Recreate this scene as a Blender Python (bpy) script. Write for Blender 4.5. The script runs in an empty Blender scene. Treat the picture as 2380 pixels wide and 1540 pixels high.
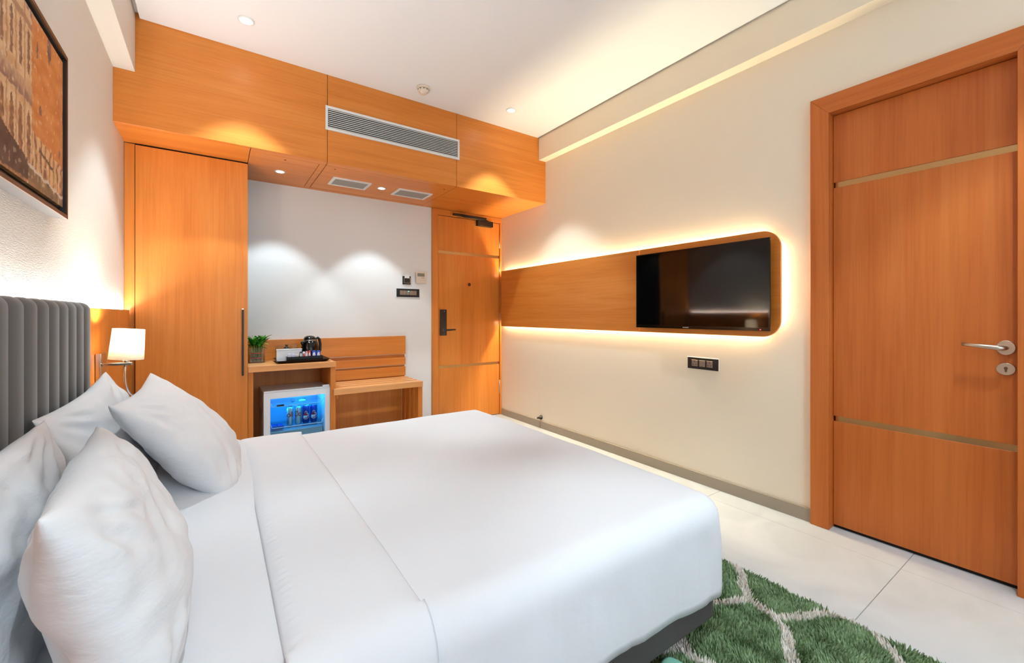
import bpy, bmesh, math, random
from mathutils import Vector, Matrix, noise
random.seed(7)
SC = bpy.context.scene
COL = SC.collection
R = math.radians

# ------------------------------------------------------------------ camera
cam_d = bpy.data.cameras.new('camera')
cam = bpy.data.objects.new('camera', cam_d); COL.objects.link(cam)
cam_d.sensor_fit = 'HORIZONTAL'; cam_d.sensor_width = 36.0
cam_d.lens = 991.18 / 2380 * 36
cam_d.shift_y = (731 - 770) / 2380
cam_d.clip_start = 0.02
cam.location = (0, 0, 1.12)
cam.rotation_euler = (R(90), 0, R(-34.765))
SC.camera = cam

# ------------------------------------------------------------------ world, exposure
W = bpy.data.worlds.new('sky'); SC.world = W
W.use_nodes = True
bg = W.node_tree.nodes['Background']
bg.inputs[0].default_value = (0.70, 0.86, 1.0, 1)
bg.inputs[1].default_value = 1.4
vs = SC.view_settings
vs.view_transform = 'Standard'; vs.look = 'None'; vs.gamma = 1.0; vs.use_curve_mapping = False
vs.exposure = 1.12
SC.cycles.use_light_tree = False
SC.cycles.max_bounces = 5
SC.cycles.diffuse_bounces = 3
SC.cycles.glossy_bounces = 2
SC.cycles.transparent_max_bounces = 8
SC.cycles.sample_clamp_indirect = 6.0

DOWN_W = 36.0       # ceiling spots (W)
HATCH_W = 13.5      # spots in the hatch boards (W)
LED_TV = 100.0       # strips behind the television board
LED_HEAD = 84.0     # strip behind the headboard
DOWN_COL = (0.74, 0.92, 1.0)
LED_TV_COL = (1.0, 0.85, 0.53)
LED_HEAD_COL = (1.0, 0.97, 0.94)

# ------------------------------------------------------------------ room measures (metres)
XL, XR, YB, YF, ZC, ZF, YW = -0.475, 2.648, 4.03, 3.239, 2.825, 2.206, -1.45

# ------------------------------------------------------------------ materials
def lin(r, g, b):
    f = lambda c: (c / 255 / 12.92) if c <= 10.3 else ((c / 255 + 0.055) / 1.055) ** 2.4
    return (f(r), f(g), f(b), 1)

def new_mat(name):
    m = bpy.data.materials.new(name); m.use_nodes = True
    return m, m.node_tree.nodes, m.node_tree.links, m.node_tree.nodes['Principled BSDF']

def plain(name, col, rough=0.5, metal=0.0, spec=0.5, bump=None, coat=0.0, emit=None, strength=1.0, trans=0.0):
    m, n, l, p = new_mat(name)
    p.inputs['Base Color'].default_value = col
    p.inputs['Roughness'].default_value = rough
    p.inputs['Metallic'].default_value = metal
    p.inputs['Specular IOR Level'].default_value = spec
    p.inputs['Coat Weight'].default_value = coat
    if trans:
        p.inputs['Transmission Weight'].default_value = trans
    if emit:
        p.inputs['Emission Color'].default_value = (*emit[:3], 1)
        p.inputs['Emission Strength'].default_value = strength
    if bump:
        sc, st, dist = bump[:3]
        g = n.new('ShaderNodeNewGeometry')
        mp = n.new('ShaderNodeMapping'); l.new(g.outputs['Position'], mp.inputs['Vector'])
        mp.inputs['Scale'].default_value = sc if isinstance(sc, tuple) else (sc, sc, sc)
        t = n.new('ShaderNodeTexNoise'); t.inputs['Scale'].default_value = 1; t.inputs['Detail'].default_value = 4
        l.new(mp.outputs[0], t.inputs['Vector'])
        b = n.new('ShaderNodeBump'); b.inputs['Strength'].default_value = st; b.inputs['Distance'].default_value = dist
        l.new(t.outputs[0], b.inputs['Height']); l.new(b.outputs[0], p.inputs['Normal'])
    return m

def wood(name, axis, dark, mid, light, rough=0.34):
    m, n, l, p = new_mat(name)
    g = n.new('ShaderNodeNewGeometry')
    oi = n.new('ShaderNodeObjectInfo')
    mul = n.new('ShaderNodeVectorMath'); mul.operation = 'SCALE'; mul.inputs[0].default_value = (7.3, 5.1, 3.7)
    l.new(oi.outputs['Random'], mul.inputs['Scale'])
    add = n.new('ShaderNodeVectorMath'); add.operation = 'ADD'
    l.new(g.outputs['Position'], add.inputs[0]); l.new(mul.outputs[0], add.inputs[1])
    def streak(across, along, detail, dist):
        mp = n.new('ShaderNodeMapping'); l.new(add.outputs[0], mp.inputs['Vector'])
        s = [across] * 3; s['xyz'.index(axis)] = along
        mp.inputs['Scale'].default_value = s
        t = n.new('ShaderNodeTexNoise'); t.inputs['Scale'].default_value = 1
        t.inputs['Detail'].default_value = detail; t.inputs['Roughness'].default_value = 0.6
        t.inputs['Distortion'].default_value = dist
        l.new(mp.outputs[0], t.inputs['Vector'])
        return t.outputs[0]
    a = streak(9, 0.55, 5, 0.9)
    rp = n.new('ShaderNodeValToRGB'); l.new(a, rp.inputs[0])
    e = rp.color_ramp.elements
    e[0].position = 0.30; e[0].color = dark
    e[1].position = 0.72; e[1].color = light
    k = rp.color_ramp.elements.new(0.5); k.color = mid
    b = streak(95, 2.2, 3, 0.2)
    rp2 = n.new('ShaderNodeValToRGB'); l.new(b, rp2.inputs[0])
    rp2.color_ramp.elements[0].position = 0.35; rp2.color_ramp.elements[0].color = (0.80, 0.76, 0.72, 1)
    rp2.color_ramp.elements[1].position = 0.55; rp2.color_ramp.elements[1].color = (1, 1, 1, 1)
    mx = n.new('ShaderNodeMix'); mx.data_type = 'RGBA'; mx.blend_type = 'MULTIPLY'; mx.inputs[0].default_value = 0.45
    l.new(rp.outputs[0], mx.inputs[6]); l.new(rp2.outputs[0], mx.inputs[7])
    l.new(mx.outputs[2], p.inputs['Base Color'])
    p.inputs['Roughness'].default_value = rough
    p.inputs['Specular IOR Level'].default_value = 0.35
    return m

def glassy(name, tint=(0.95, 0.97, 0.96), gloss=0.04, rough=0.02):
    m = bpy.data.materials.new(name); m.use_nodes = True
    n, l = m.node_tree.nodes, m.node_tree.links
    n.clear()
    o = n.new('ShaderNodeOutputMaterial'); mix = n.new('ShaderNodeMixShader')
    tr = n.new('ShaderNodeBsdfTransparent'); tr.inputs[0].default_value = (*tint, 1)
    gl = n.new('ShaderNodeBsdfGlossy'); gl.inputs['Roughness'].default_value = rough
    lw = n.new('ShaderNodeLayerWeight'); lw.inputs[0].default_value = 0.5
    pw = n.new('ShaderNodeMath'); pw.operation = 'POWER'; pw.inputs[1].default_value = 3.5; l.new(lw.outputs['Facing'], pw.inputs[0])
    ma = n.new('ShaderNodeMath'); ma.operation = 'MULTIPLY_ADD'; ma.inputs[1].default_value = 0.55; ma.inputs[2].default_value = gloss; l.new(pw.outputs[0], ma.inputs[0])
    l.new(ma.outputs[0], mix.inputs[0]); l.new(tr.outputs[0], mix.inputs[1]); l.new(gl.outputs[0], mix.inputs[2])
    l.new(mix.outputs[0], o.inputs[0])
    return m

def emitter(name, col, strength):
    m = bpy.data.materials.new(name); m.use_nodes = True
    n, l = m.node_tree.nodes, m.node_tree.links
    n.clear()
    o = n.new('ShaderNodeOutputMaterial'); e = n.new('ShaderNodeEmission')
    e.inputs[0].default_value = (*col, 1); e.inputs[1].default_value = strength
    l.new(e.outputs[0], o.inputs[0])
    return m

WD = (lin(210, 122, 46), lin(219, 133, 55), lin(226, 144, 66))
M = {}
for ax in 'xyz':
    M['wood_' + ax] = wood('beech_veneer_' + ax, ax, *WD)
    M['door_' + ax] = wood('door_veneer_' + ax, ax, lin(196, 102, 42), lin(205, 112, 48), lin(213, 123, 58), 0.4)
M['edge'] = wood('beech_edge', 'x', lin(222, 152, 90), lin(230, 162, 100), lin(236, 172, 112))
M['wall'] = plain('wall_paint', lin(250, 235, 212), 0.6, spec=0.3, bump=(40, 0.03, 0.002))
M['wall_back'] = plain('wall_paint_white', lin(238, 237, 236), 0.6, spec=0.3, bump=(40, 0.03, 0.002))
M['wall_left'] = plain('wallpaper_linen', lin(232, 227, 219), 0.62, spec=0.3, bump=((60, 60, 420), 0.55, 0.002))
M['ceiling'] = plain('ceiling_paint', lin(244, 246, 249), 0.7, spec=0.2)
M['white'] = plain('white_plastic', lin(232, 231, 229), 0.4)
M['grille_grey'] = plain('grille_grey', lin(176, 170, 162), 0.5)
M['white_gloss'] = plain('white_enamel', lin(236, 236, 240), 0.25)
M['black'] = plain('black_plastic', lin(16, 15, 16), 0.35)
M['black_gloss'] = plain('black_gloss', lin(7, 6, 6), 0.14, spec=0.4)
M['dark_gap'] = plain('dark_recess', lin(20, 14, 10), 0.8)
M['chrome'] = plain('chrome', lin(225, 222, 218), 0.12, metal=1.0)
M['steel'] = plain('satin_steel', lin(205, 192, 176), 0.34, metal=1.0)
M['bronze'] = plain('champagne_metal', lin(206, 160, 108), 0.2, metal=1.0)
M['grout'] = plain('grout', lin(178, 168, 156), 0.8)
M['stone'] = plain('skirting_stone', lin(166, 152, 134), 0.35, bump=(18, 0.05, 0.002))
M['grey_fabric'] = plain('grey_upholstery', lin(94, 91, 90), 0.85, spec=0.2, bump=(700, 0.25, 0.002))
M['velvet'] = plain('taupe_velvet', lin(106, 102, 98), 0.75, spec=0.25, bump=(500, 0.2, 0.001))
M['velvet'].node_tree.nodes['Principled BSDF'].inputs['Sheen Weight'].default_value = 0.35
M['linen'] = plain('white_cotton', lin(232, 232, 236), 0.75, spec=0.2, bump=(14, 0.10, 0.02))
M['linen_pillow'] = plain('white_pillow_cotton', lin(233, 232, 234), 0.75, spec=0.2, bump=((11, 11, 26), 0.35, 0.012))
M['screen'] = plain('tv_screen', lin(6, 5, 5), 0.05, spec=0.38)
M['glass'] = glassy('clear_glass')
M['glass_cool'] = glassy('fridge_glass', (0.80, 0.90, 0.95))
M['mint'] = plain('mint_foam', lin(150, 214, 192), 0.5)
M['lens'] = emitter('downlight_lens', (1.0, 0.97, 0.94), 14.0)
M['led_tv'] = emitter('warm_led', LED_TV_COL, LED_TV)
M['led_head'] = emitter('soft_warm_led', LED_HEAD_COL, LED_HEAD)

def tile_mat():
    m, n, l, p = new_mat('ivory_marble_tile')
    g = n.new('ShaderNodeNewGeometry')
    t = n.new('ShaderNodeTexNoise'); t.inputs['Scale'].default_value = 2.2; t.inputs['Detail'].default_value = 7
    t.inputs['Distortion'].default_value = 1.6
    l.new(g.outputs['Position'], t.inputs['Vector'])
    r = n.new('ShaderNodeValToRGB'); l.new(t.outputs[0], r.inputs[0])
    r.color_ramp.elements[0].position = 0.35; r.color_ramp.elements[0].color = lin(206, 208, 209)
    r.color_ramp.elements[1].position = 0.62; r.color_ramp.elements[1].color = lin(216, 217, 218)
    l.new(r.outputs[0], p.inputs['Base Color'])
    p.inputs['Roughness'].default_value = 0.24
    p.inputs['Specular IOR Level'].default_value = 0.22
    return m
M['tile'] = tile_mat()

# ------------------------------------------------------------------ builders
def root_loc(p):
    v = Vector((0, 0, 0))
    while p is not None:
        v += p.location; p = p.parent
    return v

def props(o, label=None, cat=None, group=None, kind=None):
    if label: o['label'] = label
    if cat: o['category'] = cat
    if group: o['group'] = group
    if kind: o['kind'] = kind
    return o

def thing(name, label, cat, loc=(0, 0, 0), group=None, kind=None):
    o = bpy.data.objects.new(name, None); COL.objects.link(o)
    o.empty_display_size = 0.05
    o.location = loc
    return props(o, label, cat, group, kind)

def link(name, me, mat, parent=None, smooth=False):
    o = bpy.data.objects.new(name, me); COL.objects.link(o)
    if mat is not None:
        me.materials.clear(); me.materials.append(mat)
    if smooth:
        me.polygons.foreach_set('use_smooth', [True] * len(me.polygons))
    o.parent = parent
    return o

def data(name, verts, faces, mat, parent=None, smooth=False, local=False):
    """mesh from world coordinates (local=True: from the parent's own coordinates)"""
    off = Vector((0, 0, 0)) if local else root_loc(parent)
    me = bpy.data.meshes.new(name)
    me.from_pydata([tuple(Vector(v) - off) for v in verts], [], faces)
    bm = bmesh.new(); bm.from_mesh(me); bmesh.ops.recalc_face_normals(bm, faces=bm.faces); bm.to_mesh(me); bm.free()
    me.update()
    return link(name, me, mat, parent, smooth)

def from_bm(name, bm, mat, parent=None, smooth=False, local=False):
    if not local:
        bmesh.ops.translate(bm, verts=bm.verts, vec=-root_loc(parent))
    bmesh.ops.recalc_face_normals(bm, faces=bm.faces)
    me = bpy.data.meshes.new(name); bm.to_mesh(me); bm.free()
    return link(name, me, mat, parent, smooth)

def box(name, x, y, z, mat, parent=None, bev=0.0015, seg=1, smooth=False, local=False, rot=None):
    bm = bmesh.new()
    bmesh.ops.create_cube(bm, size=1)
    c = Vector(((x[0] + x[1]) / 2, (y[0] + y[1]) / 2, (z[0] + z[1]) / 2))
    s = Vector((x[1] - x[0], y[1] - y[0], z[1] - z[0]))
    bmesh.ops.scale(bm, vec=s, verts=bm.verts)
    if bev:
        b = min(bev, 0.45 * min(s))
        bmesh.ops.bevel(bm, geom=bm.edges[:], offset=b, segments=seg, affect='EDGES', profile=0.5)
    if rot is not None:
        bmesh.ops.rotate(bm, matrix=rot, verts=bm.verts)
    bmesh.ops.translate(bm, vec=c, verts=bm.verts)
    return from_bm(name, bm, mat, parent, smooth, local)

def prism(name, poly, axis, a, b, mat, parent=None, bev=0.0, smooth=False, local=False, seg=1):
    """extrude a closed 2-D outline along an axis; poly is in the two other axes in x,y,z order"""
    def P(q, h):
        if axis == 'x': return (h, q[0], q[1])
        if axis == 'y': return (q[0], h, q[1])
        return (q[0], q[1], h)
    bm = bmesh.new()
    va = [bm.verts.new(P(q, a)) for q in poly]; vb = [bm.verts.new(P(q, b)) for q in poly]
    bm.faces.new(va); bm.faces.new(vb[::-1])
    n = len(poly)
    for i in range(n):
        j = (i + 1) % n
        bm.faces.new((va[i], vb[i], vb[j], va[j]))
    bmesh.ops.recalc_face_normals(bm, faces=bm.faces)
    if bev:
        ed = [e for e in bm.edges if len(set(v in va for v in e.verts)) == 1]
        bmesh.ops.bevel(bm, geom=ed, offset=bev, segments=seg, affect='EDGES', profile=0.5)
    return from_bm(name, bm, mat, parent, smooth, local)

def rrect(x0, x1, y0, y1, r, seg=6, corners=(1, 1, 1, 1)):
    """rounded rectangle outline, corners order: (x1,y0) (x1,y1) (x0,y1) (x0,y0)"""
    pts = []
    for (cx, cy, a0, on, px, py) in ((x1 - r, y0 + r, -90, corners[0], x1, y0), (x1 - r, y1 - r, 0, corners[1], x1, y1),
                                     (x0 + r, y1 - r, 90, corners[2], x0, y1), (x0 + r, y0 + r, 180, corners[3], x0, y0)):
        if on:
            for k in range(seg + 1):
                t = R(a0 + 90 * k / seg); pts.append((cx + r * math.cos(t), cy + r * math.sin(t)))
        else:
            pts.append((px, py))
    return pts

def ring(name, outer, inner, axis, a, b, mat, parent=None, local=False):
    """a frame: outline with a matching hole, both lists of equal length"""
    def P(q, h):
        if axis == 'x': return (h, q[0], q[1])
        if axis == 'y': return (q[0], h, q[1])
        return (q[0], q[1], h)
    n = len(outer)
    v = [P(q, a) for q in outer] + [P(q, a) for q in inner] + [P(q, b) for q in outer] + [P(q, b) for q in inner]
    f = []
    for i in range(n):
        j = (i + 1) % n
        f += [(i, j, n + j, n + i), (2 * n + i, 3 * n + i, 3 * n + j, 2 * n + j), (i, 2 * n + i, 2 * n + j, j), (n + i, n + j, 3 * n + j, 3 * n + i)]
    return data(name, v, f, mat, parent, local=local)

def rect(x0, x1, y0, y1):
    return [(x0, y0), (x1, y0), (x1, y1), (x0, y1)]

def lathe(name, prof, mat, parent=None, centre=(0, 0, 0), seg=28, local=False, rot=None, closed=True):
    """profile of (radius, height) turned about z; rot: matrix before moving to centre"""
    v, f = [], []
    for (r, h) in prof:
        for k in range(seg):
            a = 2 * math.pi * k / seg
            v.append(Vector((r * math.cos(a), r * math.sin(a), h)))
    for i in range(len(prof) - 1):
        for k in range(seg):
            j = (k + 1) % seg
            f.append((i * seg + k, i * seg + j, (i + 1) * seg + j, (i + 1) * seg + k))
    if closed:
        f.append(tuple(range(seg))[::-1]); f.append(tuple((len(prof) - 1) * seg + k for k in range(seg)))
    if rot is not None:
        v = [rot @ q for q in v]
    c = Vector(centre)
    return data(name, [q + c for q in v], f, mat, parent, True, local)

def tube(name, pts, rad, mat, parent=None, seg=10, local=False, smooth=True):
    pts = [Vector(p) for p in pts]
    rads = rad if isinstance(rad, (list, tuple)) else [rad] * len(pts)
    v, f = [], []
    up = Vector((0, 0, 1))
    prev = None
    for i, p in enumerate(pts):
        d = (pts[min(i + 1, len(pts) - 1)] - pts[max(i - 1, 0)]).normalized()
        if prev is None:
            s = d.cross(up)
            if s.length < 1e-3: s = d.cross(Vector((1, 0, 0)))
        else:
            s = prev - d * prev.dot(d)
        s.normalize(); prev = s
        t = d.cross(s)
        for k in range(seg):
            a = 2 * math.pi * k / seg
            v.append(p + (s * math.cos(a) + t * math.sin(a)) * rads[i])
    for i in range(len(pts) - 1):
        for k in range(seg):
            j = (k + 1) % seg
            f.append((i * seg + k, i * seg + j, (i + 1) * seg + j, (i + 1) * seg + k))
    f.append(tuple(range(seg))[::-1]); f.append(tuple((len(pts) - 1) * seg + k for k in range(seg)))
    return data(name, v, f, mat, parent, smooth, local)

def copy_tree(o, parent=None):
    c = o.copy(); COL.objects.link(c); c.parent = parent
    for ch in list(o.children): copy_tree(ch, c)
    return c

def lamp_data(kind, name, energy, col, **kw):
    d = bpy.data.lights.new(name, kind); d.energy = energy; d.color = col
    for k, v in kw.items(): setattr(d, k, v)
    return d

def bend(me, rad):
    """wrap a flat x-z mesh round an upright cylinder, front towards -y"""
    for v in me.vertices:
        a = v.co.x / (rad)
        rr = rad - v.co.y
        v.co = Vector((math.sin(a) * rr, -math.cos(a) * rr, v.co.z))

def text_mesh(body, size, wrap=None, lift=0.0004, bold=0.0):
    cu = bpy.data.curves.new('lettering', 'FONT'); cu.body = body; cu.size = size
    cu.align_x = 'CENTER'; cu.align_y = 'CENTER'; cu.offset = bold; cu.resolution_u = 4
    ob = bpy.data.objects.new('lettering', cu); COL.objects.link(ob)
    bpy.context.view_layer.update()
    me = bpy.data.meshes.new_from_object(ob.evaluated_get(bpy.context.evaluated_depsgraph_get()))
    bpy.data.objects.remove(ob); bpy.data.curves.remove(cu)
    if wrap:
        bm = bmesh.new(); bm.from_mesh(me)
        bmesh.ops.triangulate(bm, faces=bm.faces); bmesh.ops.subdivide_edges(bm, edges=[e for e in bm.edges if e.calc_length() > 0.006], cuts=2)
        bm.to_mesh(me); bm.free()
    for v in me.vertices:
        v.co = Vector((v.co.x, -lift, v.co.y))
    if wrap:
        bend(me, wrap)
    return me

# ================================================================== THE SETTING
# floor: grout bed with ivory tiles
fl = props(box('floor', (XL - .15, XR + .3), (YW - .15, YB + .2), (-0.10, -0.003), M['grout'], bev=0), 'polished ivory stone tile floor', 'floor', kind='structure')
tx = [XL - .1, 0.672 - .0, 1.577, 2.482, 2.79]
ty = [YW - .1, -1.242 + .0, -0.337, 0.568, 1.473, 2.379, 3.284, YB + .1]
for i in range(len(tx) - 1):
    for j in range(len(ty) - 1):
        box('tile', (tx[i] + .0012, tx[i + 1] - .0012), (ty[j] + .0012, ty[j + 1] - .0012), (-0.012, 0.0), M['tile'], fl, bev=0.0008)

# ceiling: slab, plaster board held off the beams by a shadow gap
ce = props(box('ceiling', (XL - .15, XR + .3), (YW - .15, YB + .2), (ZC + .03, ZC + .15), M['ceiling'], bev=0), 'smooth white plaster ceiling', 'ceiling', kind='structure')
box('ceiling_board', (-0.361, 2.552), (YW, YF), (ZC, ZC + .03), M['ceiling'], ce, bev=0)
props(box('trim_1', (XL, -0.381), (YW, YF), (2.51, ZC + .03), M['wall_left'], bev=0.001), 'white boxed beam above the headboard wall', 'ceiling beam', kind='structure')
props(box('trim_2', (2.563, XR), (YW, YF), (2.611, ZC + .03), M['wall'], bev=0.001), 'cream boxed beam above the television wall', 'ceiling beam', kind='structure')

# walls
props(box('wall_left', (XL - .15, XL), (YW - .15, YB + .2), (0, ZC + .03), M['wall_left'], bev=0), 'headboard wall in fine cream wallpaper', 'wall', kind='structure')
props(prism('wall_back', [(XL, YB), (1.80, YB), (1.80, YB + .09), (XR, YB + .09), (XR, YB + .2), (XL, YB + .2)], 'z', 0, ZC + .03, M['wall_back']),
      'white end wall beside the entrance door', 'wall', kind='structure')

def pocket_wall(name, fixed, ax, a_br, hole, depth, z_br, thick, mat, through=False):
    """wall sheet with thickness and one recess (or opening); hole=(a0,a1,z0,z1)"""
    a0, a1, z0, z1 = hole
    A = sorted({a_br[0], a0, a1, a_br[1]}); Z = sorted({z_br[0], z0, z1, z_br[1]})
    sgn = 1 if thick > 0 else -1
    bm = bmesh.new()
    def cell(p0, p1, q0, q1, d0, d1):
        vs_ = []
        for d in (d0, d1):
            for (p, q) in ((p0, q0), (p1, q0), (p1, q1), (p0, q1)):
                co = (fixed + d, p, q) if ax == 'x' else (p, fixed + d, q)
                vs_.append(bm.verts.new(co))
        for fc in ((0, 1, 2, 3), (4, 5, 6, 7), (0, 1, 5, 4), (1, 2, 6, 5), (2, 3, 7, 6), (3, 0, 4, 7)):
            bm.faces.new([vs_[k] for k in fc])
    for i in range(len(A) - 1):
        for j in range(len(Z) - 1):
            inside = A[i] >= a0 and A[i + 1] <= a1 and Z[j] >= z0 and Z[j + 1] <= z1
            if inside:
                if not through: cell(A[i], A[i + 1], Z[j], Z[j + 1], depth, thick)
            else:
                cell(A[i], A[i + 1], Z[j], Z[j + 1], 0, thick)
    bmesh.ops.remove_doubles(bm, verts=bm.verts, dist=1e-5)
    # drop the faces shared by neighbouring cells so that the wall is one body
    seen = {}
    for f in list(bm.faces):
        seen.setdefault(tuple(sorted(v.index for v in f.verts)), []).append(f)
    bm.verts.index_update()
    key = {}
    for f in list(bm.faces):
        key.setdefault(frozenset(v for v in f.verts), []).append(f)
    kill = [f for fs in key.values() if len(fs) > 1 for f in fs]
    bmesh.ops.delete(bm, geom=kill, context='FACES')
    return from_bm(name, bm, mat)
props(pocket_wall('wall_right', XR, 'x', (YW - .15, YB + .2), (0.19, 0.93, 0.0, 2.21), 0.09, (0, ZC + .03), 0.2, M['wall']),
      'cream television wall with the side door', 'wall', kind='structure')
props(pocket_wall('wall_front', YW, 'y', (XL, XR), (0.1, 2.2, 0.55, 2.45), -0.1, (0, ZC + .03), -0.15, M['wall_back'], through=True),
      'window wall behind the viewer', 'wall', kind='structure')
wn = thing('window_1', 'wide window behind the viewer', 'window', (1.15, YW - .08, 0.55), kind='structure')
for nm, x, z in (('window_frame', (0.1, 0.15), (0.55, 2.45)), ('window_frame', (2.15, 2.2), (0.55, 2.45)), ('window_frame', (0.15, 2.15), (0.55, 0.60)),
                 ('window_frame', (0.15, 2.15), (2.40, 2.45)), ('window_mullion', (1.13, 1.17), (0.60, 2.40))):
    box(nm, x, (YW - .10, YW - .05), z, M['white'], wn)


pd = lamp_data('AREA', 'window_portal', 1, (1, 1, 1), shape='RECTANGLE', size=2.1, size_y=1.9)
pd.cycles.is_portal = True
po = bpy.data.objects.new('window_portal', pd); COL.objects.link(po)
po.location = (1.15, YW - .12, 1.5); po.rotation_euler = (R(90), 0, 0); po.parent = None

# skirting
bs = thing('baseboard_right', 'low beige stone skirting along the television wall', 'skirting', (XR, 2.5, 0), kind='structure')
box('skirting_piece', (XR - .014, XR), (0.968, 3.304), (0, 0.071), M['stone'], bs)
box('skirting_piece', (XR - .014, XR), (3.308, 3.995), (0, 0.071), M['stone'], bs)
props(box('baseboard_back', (1.516, 1.799), (YB - .013, YB), (0, 0.071), M['stone']), 'short beige stone skirting beside the entrance door', 'skirting', kind='structure')

# ------------------------------------------------------------------ wooden bulkhead over the entrance
bh = thing('bulkhead', 'orange beech bulkhead spanning the ceiling over the entrance', 'bulkhead', (1.08, YF, ZF))
for a, b in ((XL, 0.650), (0.653, 1.675), (1.678, XR)):
    box('fascia_panel', (a, b), (YF, YF + .018), (ZF, ZC + .029), M['wood_x'], bh, bev=0.0012)
zz = (ZF, ZF + .018)
y1 = YF + .019
for nm, x, y in (('soffit_panel', (XL, 0.184), (y1, 3.585)), ('hatch_panel', (0.188, 0.612), (3.325, 3.975)), ('soffit_panel', (0.188, 0.654), (y1, 3.321)),
                 ('soffit_panel', (0.616, 0.656), (3.325, 3.975)), ('hatch_panel', (0.661, 1.683), (3.317, 3.970)), ('soffit_panel', (0.659, 1.683), (y1, 3.313)),
                 ('soffit_panel', (1.687, XR), (y1, YB + .08)), ('soffit_panel', (0.188, 1.683), (3.979, YB))):
    box(nm, x, y, zz, M['wood_x'], bh, bev=0.0008)
for (x, y) in ((0.40, 3.37), (0.73, 3.37), (1.625, 3.37)):
    lathe('hatch_latch', [(0.006, 0.0), (0.006, -0.0015), (0.003, -0.002)], M['dark_gap'], bh, (x, y, ZF), 12)

# air-conditioning grille
vg = thing('air_grille', 'long white air grille with thin slats on the wooden bulkhead', 'air vent', (1.168, YF, 2.435))
ring('grille_frame', rect(0.637, 1.699, 2.433, 2.603), rect(0.652, 1.684, 2.450, 2.586), 'y', YF - .010, YF, M['white'], vg)
box('grille_backing', (0.652, 1.684), (YF - .0015, YF - .0005), (2.450, 2.586), M['black'], vg, bev=0)
sl = None
for k in range(10):
    zc = 2.450 + 0.136 * (k + 0.5) / 10
    if sl is None:
        bm = bmesh.new(); bmesh.ops.create_cube(bm, size=1)
        bmesh.ops.scale(bm, vec=(1.032, 0.003, 0.0046), verts=bm.verts)
        sl = from_bm('grille_slat', bm, M['white'], vg, local=True)
        o = sl
    else:
        o = sl.copy(); COL.objects.link(o); o.parent = vg
    o.location = Vector((1.168, YF - .0035, zc)) - vg.location

# two small exhaust grilles in the hatch
def small_grille(x0, x1, y0, y1, label):
    g = thing('exhaust_grille', label, 'air vent', ((x0 + x1) / 2, (y0 + y1) / 2, ZF), group='small grilles under the bulkhead')
    ring('grille_frame', rect(x0, x1, y0, y1), rect(x0 + .022, x1 - .022, y0 + .022, y1 - .022), 'z', ZF - .009, ZF, M['white'], g)
    box('grille_backing', (x0 + .022, x1 - .022), (y0 + .022, y1 - .022), (ZF - .002, ZF - .0005), plain('grille_shade', lin(96, 92, 88), 0.6), g, bev=0)
    first = None
    n = 12
    for k in range(n):
        yc = y0 + .022 + (y1 - y0 - .044) * (k + .5) / n
        if first is None:
            bm = bmesh.new(); bmesh.ops.create_cube(bm, size=1)
            bmesh.ops.scale(bm, vec=(x1 - x0 - .044, 0.0065, 0.004), verts=bm.verts)
            first = from_bm('grille_slat', bm, M['grille_grey'], g, local=True); o = first
        else:
            o = first.copy(); COL.objects.link(o); o.parent = g
        o.location = Vector(((x0 + x1) / 2, yc, ZF - .005)) - g.location
small_grille(0.757, 1.058, 3.555, 3.765, 'small white grille under the bulkhead nearer the wardrobe')
small_grille(1.288, 1.600, 3.555, 3.768, 'small white grille under the bulkhead nearer the entrance door')

# ------------------------------------------------------------------ downlights
lens_r = 0.036
def downlight(x, y, z, watts, size, label, group, r=0.036, blend=0.35):
    t = thing('downlight', label, 'ceiling light', (x, y, z), group=group)
    lathe('trim_ring', [(r * .86, -0.001), (r * .9, -0.005), (r * 1.12, -0.006), (r * 1.22, -0.003), (r * 1.22, -0.0002), (r * .86, -0.0002)], M['white'], t, (0, 0, 0), 32, True, closed=False)
    lathe('lens', [(r * .86, -0.0005), (r * .86, -0.0025), (r * .5, -0.004), (0.002, -0.0045)], M['lens'], t, (0, 0, 0), 32, True)
    d = lamp_data('SPOT', 'downlight_beam', watts, DOWN_COL, spot_size=R(size), spot_blend=blend, shadow_soft_size=0.022)
    o = bpy.data.objects.new('downlight_beam', d); COL.objects.link(o); o.parent = t
    o.location = (0, 0, -0.03)
    return t
downlight(0.143, 2.908, ZC, DOWN_W, 76, 'round ceiling spotlight above the wardrobe end of the bulkhead', 'ceiling spotlights')
downlight(2.023, 2.927, ZC, DOWN_W, 76, 'round ceiling spotlight near the cream beam and entrance', 'ceiling spotlights')
downlight(2.0, 0.05, ZC, DOWN_W, 76, 'round ceiling spotlight by the side door out of view', 'ceiling spotlights')
downlight(0.143, 0.05, ZC, DOWN_W, 76, 'round ceiling spotlight over the near side of the bed', 'ceiling spotlights')
downlight(0.399, 3.658, ZF, HATCH_W, 82, 'small spotlight in the bulkhead hatch above the minibar shelf', 'hatch spotlights', 0.030)
downlight(1.168, 3.646, ZF, HATCH_W, 82, 'small spotlight between the two exhaust grilles', 'hatch spotlights', 0.030)

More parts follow.
